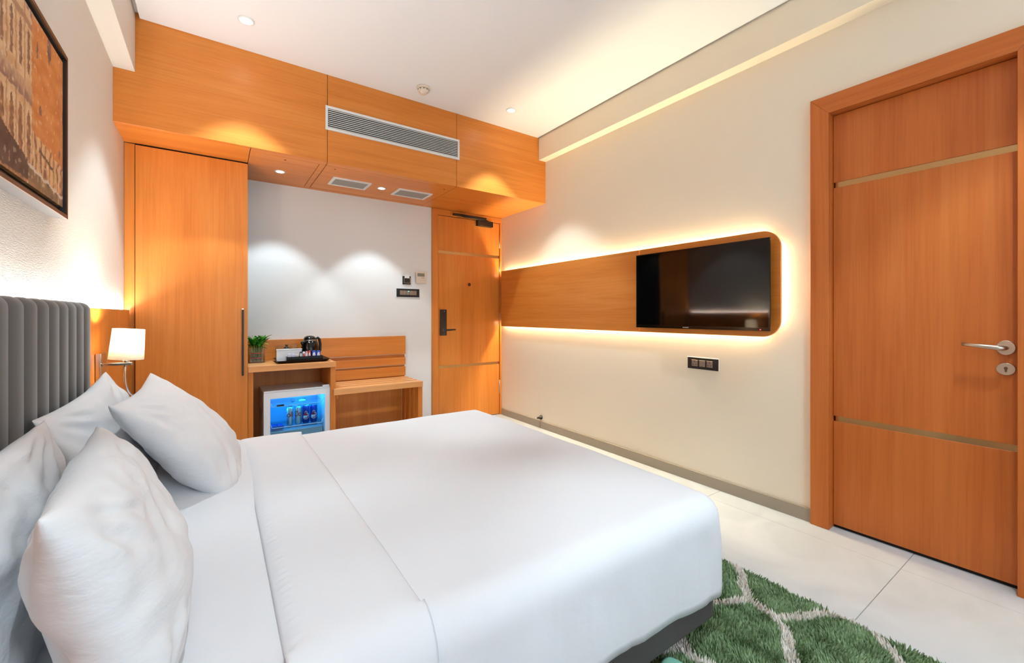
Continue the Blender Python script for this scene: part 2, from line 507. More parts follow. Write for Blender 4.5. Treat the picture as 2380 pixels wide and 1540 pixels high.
# smoke detector
sd = thing('smoke_detector', 'cream round smoke detector on the ceiling', 'smoke detector', (1.279, 3.009, ZC))
M['detector'] = plain('detector_plastic', lin(232, 216, 198), 0.5)
lathe('detector_base', [(0.05, 0), (0.05, -0.010), (0.044, -0.014), (0.01, -0.014)], M['detector'], sd, (0, 0, 0), 32, True)
lathe('detector_head', [(0.040, -0.014), (0.042, -0.030), (0.036, -0.036), (0.024, -0.038), (0.022, -0.050), (0.016, -0.053), (0.002, -0.053)], M['detector'], sd, (0, 0, 0), 32, True)
for k in range(10):
    a = 2 * math.pi * k / 10
    o = box('detector_slot', (-.004, .004), (-.0008, .0008), (-.003, .003), M['dark_gap'], sd, bev=0, local=True)
    o.location = (0.0415 * math.cos(a), 0.0415 * math.sin(a), -0.024); o.rotation_euler = (0, 0, a + math.pi / 2)

# ------------------------------------------------------------------ wardrobe
wr = thing('wardrobe', 'tall beech wardrobe with a long black handle', 'wardrobe', (-0.12, 3.57, 0))
box('side_filler', (XL + .001, -0.424), (3.592, YB - .001), (0, ZF - .001), M['wood_z'], wr)
box('carcass', (-0.423, 0.184), (3.592, YB - .001), (0, ZF - .014), M['dark_gap'], wr, bev=0)
wdoor = box('wardrobe_door', (-0.419, 0.186), (3.570, 3.590), (0.02, ZF - .012), M['wood_z'], wr)
bar = box('handle_bar', (0.1495, 0.1615), (3.547, 3.560), (0.69, 1.155), M['black'], wdoor)
box('handle_cap', (0.1495, 0.1615), (3.547, 3.560), (1.1555, 1.164), M['chrome'], wdoor)
box('handle_post', (0.152, 0.159), (3.5602, 3.5698), (0.74, 0.75), M['black'], wdoor)
box('handle_post', (0.152, 0.159), (3.5602, 3.5698), (1.10, 1.11), M['black'], wdoor)

# ------------------------------------------------------------------ headboard wall: beech dado and light strip
dd = thing('wall_dado', 'beech wall panel behind the bed with a glowing light gap on top', 'wall panel', (-0.45, 2.0, 0))
box('dado_panel', (-0.457, -0.445), (YW + .01, 3.560), (0.0, 1.150), M['wood_z'], dd)
box('dado_batten', (XL, -0.4572), (YW + .01, 3.560), (0.0, 1.135), M['dark_gap'], dd, bev=0)
box('light_strip', (-0.471, -0.461), (YW + .05, 3.54), (1.1355, 1.142), M['led_head'], dd, bev=0)

# headboard of padded channels
hb = thing('headboard', 'taupe velvet headboard with vertical padded channels', 'headboard', (-0.44, 1.61, 0))
HB0, HB1, HBT, NCH = 0.84, 2.350, 1.168, 15
box('headboard_back', (-0.4448, -0.437), (HB0 + .003, HB1 - .003), (0.10, HBT - .012), M['velvet'], hb)
cw = (HB1 - HB0) / NCH
def channel_mesh():
    v, f = [], []
    nu, nv = 10, 26
    for j in range(nv + 1):
        t = j / nv
        if t < 0.72:
            z = 0.10 + (HBT - .03 - .10) * t / 0.72; rx = 1.0
        else:
            a = (t - .72) / .28 * math.pi / 2
            z = HBT - .03 + .03 * math.sin(a); rx = math.cos(a)
        for i in range(nu + 1):
            u = -1 + 2 * i / nu
            prof = (1 - abs(u) ** 2.6) ** 0.6
            x = -0.437 + (0.006 + 0.027 * prof) * max(rx, 0.0) ** 0.9
            v.append((x + 0.44, u * cw / 2 * 0.995, z - (0.010 * (1 - prof) if t > .72 else 0)))
    w = nu + 1
    for j in range(nv):
        for i in range(nu):
            f.append((j * w + i, j * w + i + 1, (j + 1) * w + i + 1, (j + 1) * w + i))
    me = bpy.data.meshes.new('padded_channel'); me.from_pydata(v, [], f)
    bm = bmesh.new(); bm.from_mesh(me)
    # close towards the back so that every channel is a solid cushion
    ed = [e for e in bm.edges if e.is_boundary]
    r = bmesh.ops.extrude_edge_only(bm, edges=ed)
    for q in r['geom']:
        if isinstance(q, bmesh.types.BMVert): q.co.x = 0.003
    bmesh.ops.holes_fill(bm, edges=[e for e in bm.edges if e.is_boundary])
    bmesh.ops.recalc_face_normals(bm, faces=bm.faces); bm.to_mesh(me); bm.free()
    return me
chm = channel_mesh()
for k in range(NCH):
    o = link('padded_channel', chm, M['velvet'] if k == 0 else None, hb, k == 0)
    o.location = (0, HB0 + cw * (k + .5) - 1.61, 0)

# ------------------------------------------------------------------ framed painting
pf = thing('framed_painting', 'framed painting of a canal with old house fronts above the headboard', 'painting', (-0.45, 1.60, 1.457))
PY0, PY1, PZ0, PZ1, PX = 1.06, 2.135, 1.457, 2.026, -0.430
M['frame'] = plain('bronze_frame', lin(96, 58, 34), 0.4)
M['frame_side'] = plain('brushed_grey_frame', lin(58, 53, 50), 0.45)
ring('frame_edge', rect(PY0, PY1, PZ0, PZ1), rect(PY0 + .010, PY1 - .010, PZ0 + .012, PZ1 - .012), 'x', PX - .004, PX, M['frame'], pf)
ring('frame_side', rect(PY0 + .0005, PY1 - .0005, PZ0 + .0005, PZ1 - .0005), rect(PY0 + .008, PY1 - .008, PZ0 + .010, PZ1 - .010), 'x', XL, PX - .0042, M['frame_side'], pf)
box('frame_backing', (XL + .002, PX - .020), (PY0 + .012, PY1 - .012), (PZ0 + .014, PZ1 - .014), M['black'], pf, bev=0)
def paint(y, z):
    """free oil-paint study: pale palazzo at the left, orange house at the right, boats and water below"""
    n1 = noise.noise(Vector((y * 26, z * 26, 0))); n2 = noise.noise(Vector((y * 70, z * 55, 3.1))); n3 = noise.noise(Vector((y * 12, z * 30, 9)))
    n4 = noise.noise(Vector((y * 140, z * 60, 5.5)))
    yy = y + .007 * n2 + .004 * n4; zz_ = z + .007 * n1
    mixc = lambda a, b, t: tuple(a[i] + (b[i] - a[i]) * max(0, min(1, t)) for i in range(3))
    roof = 1.985 + (1.80 - yy) * 0.35
    if yy > 1.80:                                   # orange house
        c = mixc((224, 150, 88), (206, 120, 58), .5 + .8 * n3 + .25 * n4)
        if zz_ > 1.985 and yy < 1.85: c = mixc((226, 190, 156), (190, 134, 96), .5 + n2)
        for (wy, wz, a, b) in ((1.845, 1.905, .008, .026), (2.10, 1.80, .006, .022), (1.87, 1.735, .011, .013), (2.06, 1.66, .009, .018), (1.955, 1.965, .019, .050)):
            if ((yy - wy) / a) ** 2 + ((zz_ - wz) / b) ** 2 < 1: c = mixc((112, 80, 76), (140, 104, 96), .5 + n1)
        if zz_ < 1.655 - (yy - 1.80) * .12:
            s = math.sin(yy * 150 + 4 * n1)
            c = mixc((196, 140, 96), (232, 190, 140), .5 + .5 * s + .5 * n2)
            if s < -.8: c = (140, 94, 70)
        if abs(zz_ - (1.615 - (yy - 1.86) * .20)) < .006 and 1.86 < yy < 2.0: c = (104, 74, 58)
    elif zz_ > roof:                                # sky
        c = mixc((214, 208, 210), (192, 190, 204), .5 + n3)
    else:                                           # pale palazzo
        q = ((yy - 1.06) / .062) % 1.0 - .5
        c = mixc((238, 208, 168), (206, 158, 114), .45 + .7 * n3 + .45 * n2)
        if abs(q) > .40: c = mixc(c, (170, 122, 88), .55)
        if abs(q) < .15 and 1.80 < zz_ < 1.93 - q * q * .8: c = mixc((120, 86, 70), (164, 122, 92), .5 + n2)
        if abs(q) < .24 and zz_ < 1.70 - q * q * .7: c = mixc((118, 82, 64), (196, 136, 88), .45 + n2 + .4 * n1)
        if abs(zz_ - 1.745) < .026: c = mixc((150, 116, 100), (206, 168, 134), .5 + .8 * n2 + 30 * (zz_ - 1.745))
        if abs(zz_ - roof) < .018: c = mixc((140, 104, 90), (222, 184, 150), .5 + n2)
        if abs(zz_ - 1.945) < .010: c = (178, 134, 102)
    wat = 1.565 - (yy - 1.6) * .08
    if zz_ < wat:                                   # water
        c = mixc((104, 82, 58), (166, 132, 92), .5 + .9 * n1)
        if zz_ < wat - .045: c = mixc(c, (216, 142, 82), .35 + 1.1 * n2)
        if abs(zz_ - wat) < .009: c = (216, 200, 184)
    if (zz_ < 1.63 - (yy - 1.5) * .28 + .012 * n1) and zz_ > 1.50 and yy < 1.77: c = mixc((66, 46, 38), (98, 72, 60), .5 + n1)   # dark boat
    if n2 > .45: c = mixc(c, (244, 226, 200), .45)
    return lin(*c)
nY, nZ = 260, 140
cv, cf, cc = [], [], []
cy0, cy1, cz0, cz1 = PY0 + .036, PY1 - .036, PZ0 + .034, PZ1 - .034
for j in range(nZ + 1):
    for i in range(nY + 1):
        y = cy0 + (cy1 - cy0) * i / nY; z = cz0 + (cz1 - cz0) * j / nZ
        cv.append((PX - .006, y, z)); cc.append(paint(y, z))
for j in range(nZ):
    for i in range(nY):
        a = j * (nY + 1) + i; cf.append((a, a + 1, a + nY + 2, a + nY + 1))
mcan, n_, l_, p_ = new_mat('oil_paint')
at = n_.new('ShaderNodeVertexColor'); at.layer_name = 'paint'; l_.new(at.outputs[0], p_.inputs['Base Color']); p_.inputs['Roughness'].default_value = 0.5
can = data('canvas', cv, cf, mcan, pf)
ca = can.data.color_attributes.new('paint', 'FLOAT_COLOR', 'POINT')
ca.data.foreach_set('color', [q for c in cc for q in c])
sm = can.modifiers.new('thickness', 'SOLIDIFY'); sm.thickness = 0.012; sm.offset = -1 if can.data.polygons[0].normal.x > 0 else 1

# ------------------------------------------------------------------ bed
bed = thing('bed', 'double bed with a grey upholstered base and white mattress', 'bed', (0.5, 1.61, 0))
BX0, BX1, BY0, BY1 = -0.398, 1.418, 0.806, 2.400
prism('bed_base', rrect(BX0, BX1, BY0, BY1, 0.03, 6, (1, 1, 0, 0)), 'z', 0.082, 0.275, M['grey_fabric'], bed, bev=0.012, seg=3, smooth=False)
for (x, y) in ((-0.3, 0.97), (-0.3, 2.25), (1.2, 0.97), (1.2, 2.25)):
    box('leg', (x - .03, x + .03), (y - .03, y + .03), (0.0062, 0.082), M['black'], bed)
prism('mattress', rrect(BX0 + .002, 1.385, 0.815, 2.405, 0.06, 6, (1, 1, 0, 0)), 'z', 0.276, 0.488, M['linen'], bed, bev=0.03, seg=4, smooth=True)

def drape(name, mat, parent, x0, x1, y0, y1, ztop, rad, hem, off=0.0, both_open=False, thick=0.010, nx=70, ny=90, nd=16, ribs=False, crown=0.010):
    """cloth lying on the bed: flat top, rolled edge, hanging sides; open edge towards the head"""
    xi, ya, yb = x1 - rad, y0 + rad, y1 - rad
    us = [x0 + (xi - x0) * i / nx for i in range(nx + 1)]
    exts = [(k + 1) / nd for k in range(nd)]
    U = [(u, 0.0) for u in us] + ([] if both_open else [(xi, e) for e in exts])
    V = [(ya, -e) for e in exts[::-1]] + [(ya + (yb - ya) * j / ny, 0.0) for j in range(ny + 1)] + [(yb, e) for e in exts]
    v, f = [], []
    for (ux, ex) in U:
        for (vy, ey) in V:
            d01 = max(abs(ex), abs(ey))
            dx, dy = ex, ey
            ln = math.hypot(dx, dy)
            x, y, z = ux, vy, ztop
            # soft crown of the filling
            px = (ux - 0.5) / 1.0; py = (vy - (y0 + y1) / 2) / ((y1 - y0) / 2)
            z -= crown * (abs(py) ** 3) + crown * .3 * max(0, (ux - (x1 - .35)) / .35) ** 2 
            z += 0.0035 * noise.noise(Vector((ux * 5, vy * 5, 1.7))) 
            if not both_open:
                sx = max(0, min(1, (0.15 - ux) / .14)); sy = max(0, min(1, (vy - 1.45) / .45)); z += 0.046 * sx * sx * (3 - 2 * sx) * sy * sy * (3 - 2 * sy)
            rr = rad + off
            if ln > 1e-6:
                nxv, nyv = dx / ln, dy / ln
                H = ztop - hem(ux, vy, nxv, nyv)
                L = rr * math.pi / 2 + max(0.0, H - rr)
                d = d01 * L
                if d < rr * math.pi / 2:
                    a = d / rr; out = rr * math.sin(a) - off; drop = rr * (1 - math.cos(a))
                else:
                    s = d - rr * math.pi / 2
                    out = rr - off + 0.02 * s; drop = rr + s
                    along = (ux if abs(nyv) > abs(nxv) else vy)
                    fold = noise.noise(Vector((along * 9, s * 2.2, 4 + nyv))) * 0.010 + noise.noise(Vector((along * 24, s * 4, 8))) * 0.004
                    out += fold * min(1, s / 0.08)
                x += nxv * (out + off); y += nyv * (out + off); z -= drop
            z += off
            if both_open:
                t = (ux - x0) / (x1 - rad - x0)
                sh = (1 - abs(2 * t - 1) ** 7)
                if ln <= 1e-6:
                    z -= 0.018 * (1 - sh)
                    if ribs and t < .16: z += 0.0016 * math.sin(vy * 2 * math.pi / 0.024) * math.sin(math.pi * t / .16)
                else:
                    x += 0; y -= (dy / ln) * 0.010 * (1 - sh)
            v.append((x, y, z))
    w = len(V)
    for i in range(len(U) - 1):
        for j in range(w - 1):
            f.append((i * w + j, i * w + j + 1, (i + 1) * w + j + 1, (i + 1) * w + j))
    o = data(name, v, f, mat, parent, True)
    if o.data.polygons[(nx // 2) * (w - 1) + w // 2].normal.z < 0: o.data.flip_normals()
    m = o.modifiers.new('cloth_thickness', 'SOLIDIFY'); m.thickness = thick; m.offset = -1
    return o
def hem_main(x, y, nx_, ny_):
    if ny_ < 0 and nx_ < 0.05: return 0.228 + 0.012 * math.sin(x * 4.0) - 0.02 * max(0, (x - 1.1) / .3)
    if nx_ > 0: return 0.200 if ny_ < -.02 else 0.21
    return 0.225
dv = thing('duvet', 'smooth white duvet hanging over the bed sides with a folded cuff', 'duvet', (0.7, 1.61, 0.49))
drape('duvet_cover', M['linen'], dv, -0.290, 1.430, 0.772, 2.450, 0.521, 0.075, hem_main)
drape('folded_cuff', M['linen'], dv, 0.098, 0.357 + .075, 0.772, 2.450, 0.521, 0.075, lambda x, y, a, b: 0.26, off=0.019, both_open=True, thick=0.016, nx=40, ny=220, nd=14, ribs=True)

# pillows
def pillow_mesh(a, b, c, seed):
    nu, nv = 44, 32
    v, f = [], []
    idx = {}
    for s in (1, -1):
        for j in range(nv + 1):
            for i in range(nu + 1):
                u = -1 + 2 * i / nu; w = -1 + 2 * j / nv
                edge = i in (0, nu) or j in (0, nv)
                if s == -1 and edge:
                    idx[(s, i, j)] = idx[(1, i, j)]; continue
                x = a * u * (1 - .045 * (1 - w * w)); y = b * w * (1 - .10 * (1 - u * u) * (1 if w > 0 else .3))
                t = max(0.0, (1 - u * u) * (1 - w * w))
                h = c * (t ** 0.48) * (1 - .18 * w)
                P = Vector((u * 2.3 + seed * 5, w * 1.7, s * 3 + seed))
                wr_ = noise.noise(P) * .012 + noise.noise(P * 2.6) * .008 + noise.noise(P * 6.0) * .0025
                ang = math.atan2(abs(w) - 1.0, abs(u) - 1.0) * 7
                rad_ = math.hypot(1 - abs(u), 1 - abs(w))
                crease = .0075 * math.sin(ang * 2.2 + seed) * math.exp(-((rad_ - .42) / .26) ** 2)
                z = s * (h + (wr_ + crease) * min(1, t * 6))
                if edge: z = .006 * noise.noise(Vector((u * 3, w * 3, seed * 2)))
                # ears of the cover curl a little
                if abs(u) > .8 and abs(w) > .8: z += .010 * math.sin(seed + i)*.3
                idx[(s, i, j)] = len(v); v.append((x, y, z))
        for j in range(nv):
            for i in range(nu):
                q = (idx[(s, i, j)], idx[(s, i + 1, j)], idx[(s, i + 1, j + 1)], idx[(s, i, j + 1)])
                f.append(q if s == 1 else q[::-1])
    me = bpy.data.meshes.new('pillow'); me.from_pydata(v, [], f)
    return me
def pillow(tl, tr, vdir, b, c, seed, label):
    tl, tr = Vector(tl), Vector(tr)
    U = (tr - tl).normalized(); a = (tr - tl).length / 2
    Vv = Vector(vdir).normalized(); Vv = (Vv - U * Vv.dot(U)).normalized()
    N = U.cross(Vv)
    me = pillow_mesh(a, b, c, seed)
    o = link('pillow', me, M['linen_pillow'], None, True)
    ctr = (tl + tr) / 2 - Vv * b
    o.matrix_world = Matrix(((U.x, Vv.x, N.x, ctr.x), (U.y, Vv.y, N.y, ctr.y), (U.z, Vv.z, N.z, ctr.z), (0, 0, 0, 1)))
    props(o, label, 'pillow', 'pillows on the bed')
    md = o.modifiers.new('smooth', 'SUBSURF'); md.levels = 1; md.render_levels = 1
    return o
pillow((-.395, 1.60, .850), (-.365, 2.33, .897), (-.18, 0, .36), .200, .062, 1, 'white pillow against the headboard beside the wall lamp, rear far one')
pillow((-.262, 1.67, .860), (-.235, 2.37, .876), (-.27, 0, .320), .246, .088, 2, 'white pillow leaning in front, on the far wardrobe side')
pillow((-.380, .78, .862), (-.350, 1.53, .866), (-.09, 0, .36), .195, .050, 3, 'white pillow against the headboard cut by the left picture edge')
pillow((-.185, .79, .862), (-.250, 1.50, .842), (-.10, 0, .34), .192, .098, 4, 'nearest white pillow, leaning in front on the near side')

# ------------------------------------------------------------------ bedside wall lamp
wl = thing('wall_lamp', 'chrome bedside wall lamp with a lit white drum shade', 'lamp', (-0.445, 2.68, 0.86))
pl = box('mounting_plate', (-0.4448, -0.424), (2.625, 2.740), (0.782, 0.945), M['chrome'], wl, bev=0.004, seg=2)
for z in (0.836, 0.828):
    lathe('switch_knob', [(0.006, 0), (0.007, 0.005), (0.006, 0.010), (0.002, 0.012)], M['white'], pl, (-0.4238, 2.66 + (0.836 - z) * 3, z), 14, rot=Matrix.Rotation(R(90), 3, 'Y'))
box('arm', (-0.4238, -0.320), (2.632, 2.662), (0.886, 0.900), M['chrome'], wl, bev=0.003, seg=2)
shm = bpy.data.materials.new('lamp_shade_fabric'); shm.use_nodes = True
sn, sl_ = shm.node_tree.nodes, shm.node_tree.links
sn.clear()
so = sn.new('ShaderNodeOutputMaterial'); smx = sn.new('ShaderNodeMixShader'); smx.inputs[0].default_value = 0.55
sdf = sn.new('ShaderNodeBsdfDiffuse'); sdf.inputs[0].default_value = (.9, .87, .82, 1)
stl = sn.new('ShaderNodeBsdfTranslucent'); stl.inputs[0].default_value = (.95, .9, .82, 1)
sl_.new(sdf.outputs[0], smx.inputs[1]); sl_.new(stl.outputs[0], smx.inputs[2]); sl_.new(smx.outputs[0], so.inputs[0])
SCX, SCY, SCZ = -0.342, 2.645, 0.914
shade = lathe('lamp_shade', [(0.0635, 0.0), (0.0580, 0.140), (0.0565, 0.140), (0.0620, 0.0), (0.0635, 0.0)], shm, wl, (SCX, SCY, SCZ), 40, rot=Matrix.Rotation(R(4), 3, 'Y') , closed=False)
lathe('bulb', [(0.010, -0.010), (0.012, 0.02), (0.022, 0.045), (0.024, 0.062), (0.016, 0.080), (0.002, 0.084)], emitter('bulb_glow', (1, .78, .52), 22.0), wl, (SCX, SCY, SCZ), 20)
lathe('lamp_holder', [(0.012, -0.016), (0.014, -0.014), (0.014, 0.0), (0.011, 0.001)], M['chrome'], wl, (SCX, SCY, SCZ), 16)
ld = lamp_data('POINT', 'bulb_light', 8.0, (1, .80, .56), shadow_soft_size=0.022)
lo = bpy.data.objects.new('bulb_light', ld); COL.objects.link(lo); lo.parent = wl
lo.location = Vector((SCX, SCY, SCZ + .105)) - wl.location
gp = []
for k in range(15):
    t = k / 14
    p0, p1, p2, p3 = Vector((-.345, 2.645, .886)), Vector((-.350, 2.63, .80)), Vector((-.345, 2.66, .735)), Vector((-.315, 2.80, .715))
    gp.append(p0 * (1 - t) ** 3 + p1 * 3 * t * (1 - t) ** 2 + p2 * 3 * t * t * (1 - t) + p3 * t ** 3)
tube('reading_light_stem', gp, 0.0048, M['chrome'], wl)
lathe('reading_light_head', [(0.007, 0), (0.012, 0.004), (0.012, 0.03), (0.010, 0.032)], M['chrome'], wl, tuple(gp[-1]), 16, rot=Matrix.Rotation(R(-75), 3, 'X'))

# ------------------------------------------------------------------ television board and television
tb = thing('television_board', 'long beech wall board with rounded end and glowing edge', 'wall panel', (2.61, 2.5, 0.99))
TB0, TB1, TZ0, TZ1 = 1.106, 3.955, 0.992, 1.603
bl = prism('board_panel', rect(2.079, TB1, TZ0, TZ1), 'x', 2.600, 2.617, M['wood_y'], tb, bev=0.001)
br = prism('board_panel', rrect(TB0, 2.075, TZ0, TZ1, 0.10, 10, (0, 0, 1, 1)), 'x', 2.600, 2.617, M['wood_y'], tb, bev=0.001)
box('board_batten', (2.6172, XR - .0006), (TB0 + .050, TB1), (TZ0 + .045, TZ1 - .045), M['white'], tb, bev=0)
box('light_strip', (2.6365, 2.6468), (TB0 + .09, TB1 - .01), (TZ1 - .0448, TZ1 - .040), M['led_tv'], tb, bev=0)
box('light_strip', (2.6365, 2.6468), (TB0 + .09, TB1 - .01), (TZ0 + .040, TZ0 + .0448), M['led_tv'], tb, bev=0)
box('light_strip', (2.6365, 2.6468), (TB0 + .045, TB0 + .0498), (TZ0 + .08, TZ1 - .08), M['led_tv'], tb, bev=0)

tv = thing('television', 'black flat television on the beech wall board', 'television', (2.57, 1.60, 1.027))
box('tv_housing', (2.556, 2.5995), (1.16, 2.04), (1.05, 1.53), M['black'], tv, bev=0.008, seg=2)
ring('tv_bezel', rect(1.138, 2.063, 1.027, 1.555), rect(1.146, 2.055, 1.046, 1.547), 'x', 2.548, 2.5558, M['black_gloss'], tv)
box('tv_screen', (2.5505, 2.5555), (1.1462, 2.0548), (1.0462, 1.5468), M['screen'], tv, bev=0)
lgm = plain('grey_print', lin(190, 176, 170), 0.5)
lg = box('brand_mark', (2.5474, 2.5479), (1.639, 1.682), (1.0335, 1.0385), lgm, tv, bev=0)
box('standby_light', (2.5474, 2.5479), (1.186, 1.192), (1.033, 1.037), emitter('standby_red', (1, .05, .03), 3.0), tv, bev=0)

# socket plate under the television
M['grey_module'] = plain('grey_module', lin(142, 122, 106), 0.4)
def wall_plate(name, label, cat, axis, fixed, a0, a1, z0, z1, modules, parent=None):
    t = thing(name, label, cat, (fixed, (a0 + a1) / 2, z0) if axis == 'x' else ((a0 + a1) / 2, fixed, z0))
    def bx(nm, a, z, d0, d1, mat, par, bev=.001):
        if axis == 'x': return box(nm, (fixed - d1, fixed - d0), a, z, mat, par, bev)
        return box(nm, a, (fixed - d1, fixed - d0), z, mat, par, bev)
    bx('back_box', (a0 - .002, a1 + .002), (z0 - .002, z1 + .002), 0, .004, M['white'], t)
    bx('cover_plate', (a0, a1), (z0, z1), .004, .010, M['black'], t, .0015)
    for (p0, p1, q0, q1, kind) in modules:
        if kind == 'switch':
            mid = (p0 + p1) / 2
            bx('rocker_switch', (p0, mid - .0006), (q0, q1), .010, .0135, M['grey_module'], t)
            bx('rocker_switch', (mid + .0006, p1), (q0, q1), .010, .0135, M['grey_module'], t)
        elif kind == 'socket':
            s = bx('socket', (p0, p1), (q0, q1), .010, .0125, M['grey_module'], t)
            cxm, w_ = (p0 + p1) / 2, (p1 - p0)
            for (ox, oz, sx, sz) in ((0, .24, .05, .09), (-.26, -.24, .07, .06), (.26, -.24, .07, .06)):
                bx('pin_hole', (cxm + (ox - sx) * w_, cxm + (ox + sx) * w_), ((q0 + q1) / 2 + (oz - sz) * w_, (q0 + q1) / 2 + (oz + sz) * w_), .0122, .0128, M['dark_gap'], s, 0)
        else:
            bx('rocker_switch', (p0, p1), (q0, q1), .010, .0135, M['grey_module'], t)
    return t
wall_plate('socket_plate', 'black socket plate with grey modules below the television', 'socket', 'x', XR, 1.489, 1.704, 0.758, 0.835,
           ((1.526, 1.566, 0.776, 0.818, 'socket'), (1.577, 1.617, 0.776, 0.818, 'switch'), (1.630, 1.672, 0.776, 0.818, 'socket')))

# door stop
ds = thing('door_stop', 'small black rubber door stop on the wall above the skirting', 'door stop', (XR, 3.306, 0.104))
ry = Matrix.Rotation(R(-90), 3, 'Y')
lathe('stop_body', [(0.021, 0.0), (0.021, 0.008), (0.012, 0.020), (0.007, 0.045), (0.008, 0.058)], M['black'], ds, (0, 0, 0), 18, True, rot=ry)
lathe('stop_tip', [(0.008, 0.0582), (0.010, 0.062), (0.009, 0.070), (0.003, 0.073)], M['chrome'], ds, (0, 0, 0), 18, True, rot=ry)

# ------------------------------------------------------------------ side door (right wall)
d2 = thing('door_2', 'tall beech side door with brass inlay lines on the television wall', 'door', (XR, 0.56, 0), kind='structure')
FX = 2.618
mit = 0.083
prism('door_jamb', [(0.967, 0), (0.967, 2.262), (0.884, 2.169), (0.884, 0)], 'x', FX, XR, M['door_z'], d2, bev=0.001)
prism('door_jamb', [(0.164, 0), (0.164, 2.262), (0.247, 2.169), (0.247, 0)], 'x', FX, XR, M['door_z'], d2, bev=0.001)
prism('door_head', [(0.9668, 2.2623), (0.1642, 2.2623), (0.2473, 2.1693), (0.8837, 2.1693)], 'x', FX, XR, M['door_y'], d2, bev=0.001)
box('door_reveal', (XR + .0005, XR + .088), (0.884, 0.929), (0, 2.169), M['door_z'], d2)
box('door_reveal', (XR + .0005, XR + .088), (0.191, 0.247), (0, 2.169), M['door_z'], d2)
box('door_reveal', (XR + .0005, XR + .088), (0.191, 0.929), (2.1695, 2.209), M['door_y'], d2)
LX = 2.678
leaf_y = (0.2485, 0.8825)
box('door_panel', (LX, LX + .04), leaf_y, (0.016, 0.560), M['door_z'], d2)
box('door_panel', (LX, LX + .04), leaf_y, (0.588, 1.787), M['door_z'], d2)
box('door_panel', (LX, LX + .04), leaf_y, (1.815, 2.167), M['door_z'], d2)
box('inlay_strip', (LX + .004, LX + .03), (0.2485, 0.874), (0.5603, 0.5877), M['bronze'], d2, bev=0)
box('inlay_strip', (LX + .004, LX + .03), (0.2485, 0.874), (1.7873, 1.8147), M['bronze'], d2, bev=0)
box('threshold_gap', (LX + .012, LX + .055), (0.2485, 0.8825), (0.0, 0.015), M['dark_gap'], d2, bev=0)
rx = Matrix.Rotation(R(-90), 3, 'Y')
ell = Matrix.Scale(1.0, 3)
def oval(name, cy, cz, a, b, d0, d1, mat, par):
    pts = [(cy + a * math.cos(2 * math.pi * k / 32), cz + b * math.sin(2 * math.pi * k / 32)) for k in range(32)]
    return prism(name, pts, 'x', LX - d1, LX - d0, mat, par, bev=0.0015)
hd = oval('handle_rose', 0.283, 0.984, 0.0270, 0.0300, 0.0, 0.008, M['steel'], d2)
tube('handle_lever', [(LX - .008, 0.284, 0.984), (LX - .035, 0.284, 0.984), (LX - .050, 0.290, 0.984), (LX - .055, 0.302, 0.985), (LX - .056, 0.35, 0.990), (LX - .055, 0.402, 0.995)],
     [0.0095, 0.0095, 0.0100, 0.0100, 0.0085, 0.0068], M['steel'], hd, 14)
rs = oval('lock_rose', 0.283, 0.896, 0.0270, 0.0250, 0.0, 0.007, M['steel'], d2)
prism('lock_cylinder', [(0.283 + .0055 * math.cos(a), 0.900 + .0055 * math.sin(a)) for a in [R(-50 + 28 * k) for k in range(11)]] + [(0.2805, 0.884), (0.2855, 0.884)], 'x', LX - .0085, LX - .0072, plain('lock_core', lin(110, 96, 82), 0.35, metal=1), rs)

# ------------------------------------------------------------------ entrance door (end wall)
d1 = thing('door_1', 'beech entrance door with black lock and closer in the far corner', 'door', (2.22, YB, 0), kind='structure')
FY = 4.015
box('door_jamb', (1.801, 1.868), (FY, YB + .085), (0, 2.146), M['wood_z'], d1)
box('door_jamb', (2.624, XR - .001), (FY, YB + .085), (0, 2.146), M['wood_z'], d1)
box('door_head', (1.801, XR - .001), (FY, YB + .085), (2.1465, ZF - .002), M['wood_x'], d1)
DY = 4.030
lx = (1.8715, 2.6205)
box('door_panel', lx, (DY, DY + .045), (0.008, 0.566), M['wood_z'], d1)
box('door_panel', lx, (DY, DY + .045), (0.594, 1.752), M['wood_z'], d1)
box('door_panel', lx, (DY, DY + .045), (1.782, 2.142), M['wood_z'], d1)
box('inlay_strip', lx, (DY + .003, DY + .04), (0.5663, 0.5937), M['bronze'], d1, bev=0)
box('inlay_strip', lx, (DY + .003, DY + .04), (1.7523, 1.7817), M['bronze'], d1, bev=0)
box('door_rebate', (1.869, 2.6235), (DY + .050, DY + .085), (0.0, 2.146), M['dark_gap'], d1, bev=0)
lk = box('lock_plate', (1.892, 1.964), (DY - .018, DY), (0.905, 1.173), M['black'], d1, bev=0.003, seg=2)
tube('lock_lever', [(1.930, DY - .018, 0.963), (1.930, DY - .058, 0.963), (1.942, DY - .064, 0.963), (2.040, DY - .064, 0.966)], [0.010, 0.010, 0.0095, 0.008], M['black'], lk, 12)
lathe('lock_ring', [(0.013, 0), (0.013, .002), (0.010, .002), (0.010, 0)], M['chrome'], lk, (1.930, DY - .0181, 0.963), 20, rot=Matrix.Rotation(R(90), 3, 'X'), closed=False)
for z in (1.155, 0.922):
    lathe('lock_screw', [(0.0035, 0), (0.0035, .0012), (.001, .0014)], M['chrome'], lk, (1.936, DY - .0181, z), 10, rot=Matrix.Rotation(R(90), 3, 'X'))
ph = lathe('peephole', [(0.017, 0), (0.017, .004), (0.012, .006), (0.009, .004), (0.001, .003)], plain('peephole_brass', lin(92, 60, 34), 0.35, metal=.6), d1, (2.238, DY, 1.444), 20, rot=Matrix.Rotation(R(90), 3, 'X'))
cl = box('door_closer', (2.318, 2.512), (DY - .048, DY), (2.082, 2.142), M['black'], d1, bev=0.004, seg=2)
box('closer_rail', (2.03, 2.43), (FY - .030, FY), (2.156, 2.178), M['black'], d1, bev=0.004, seg=2)
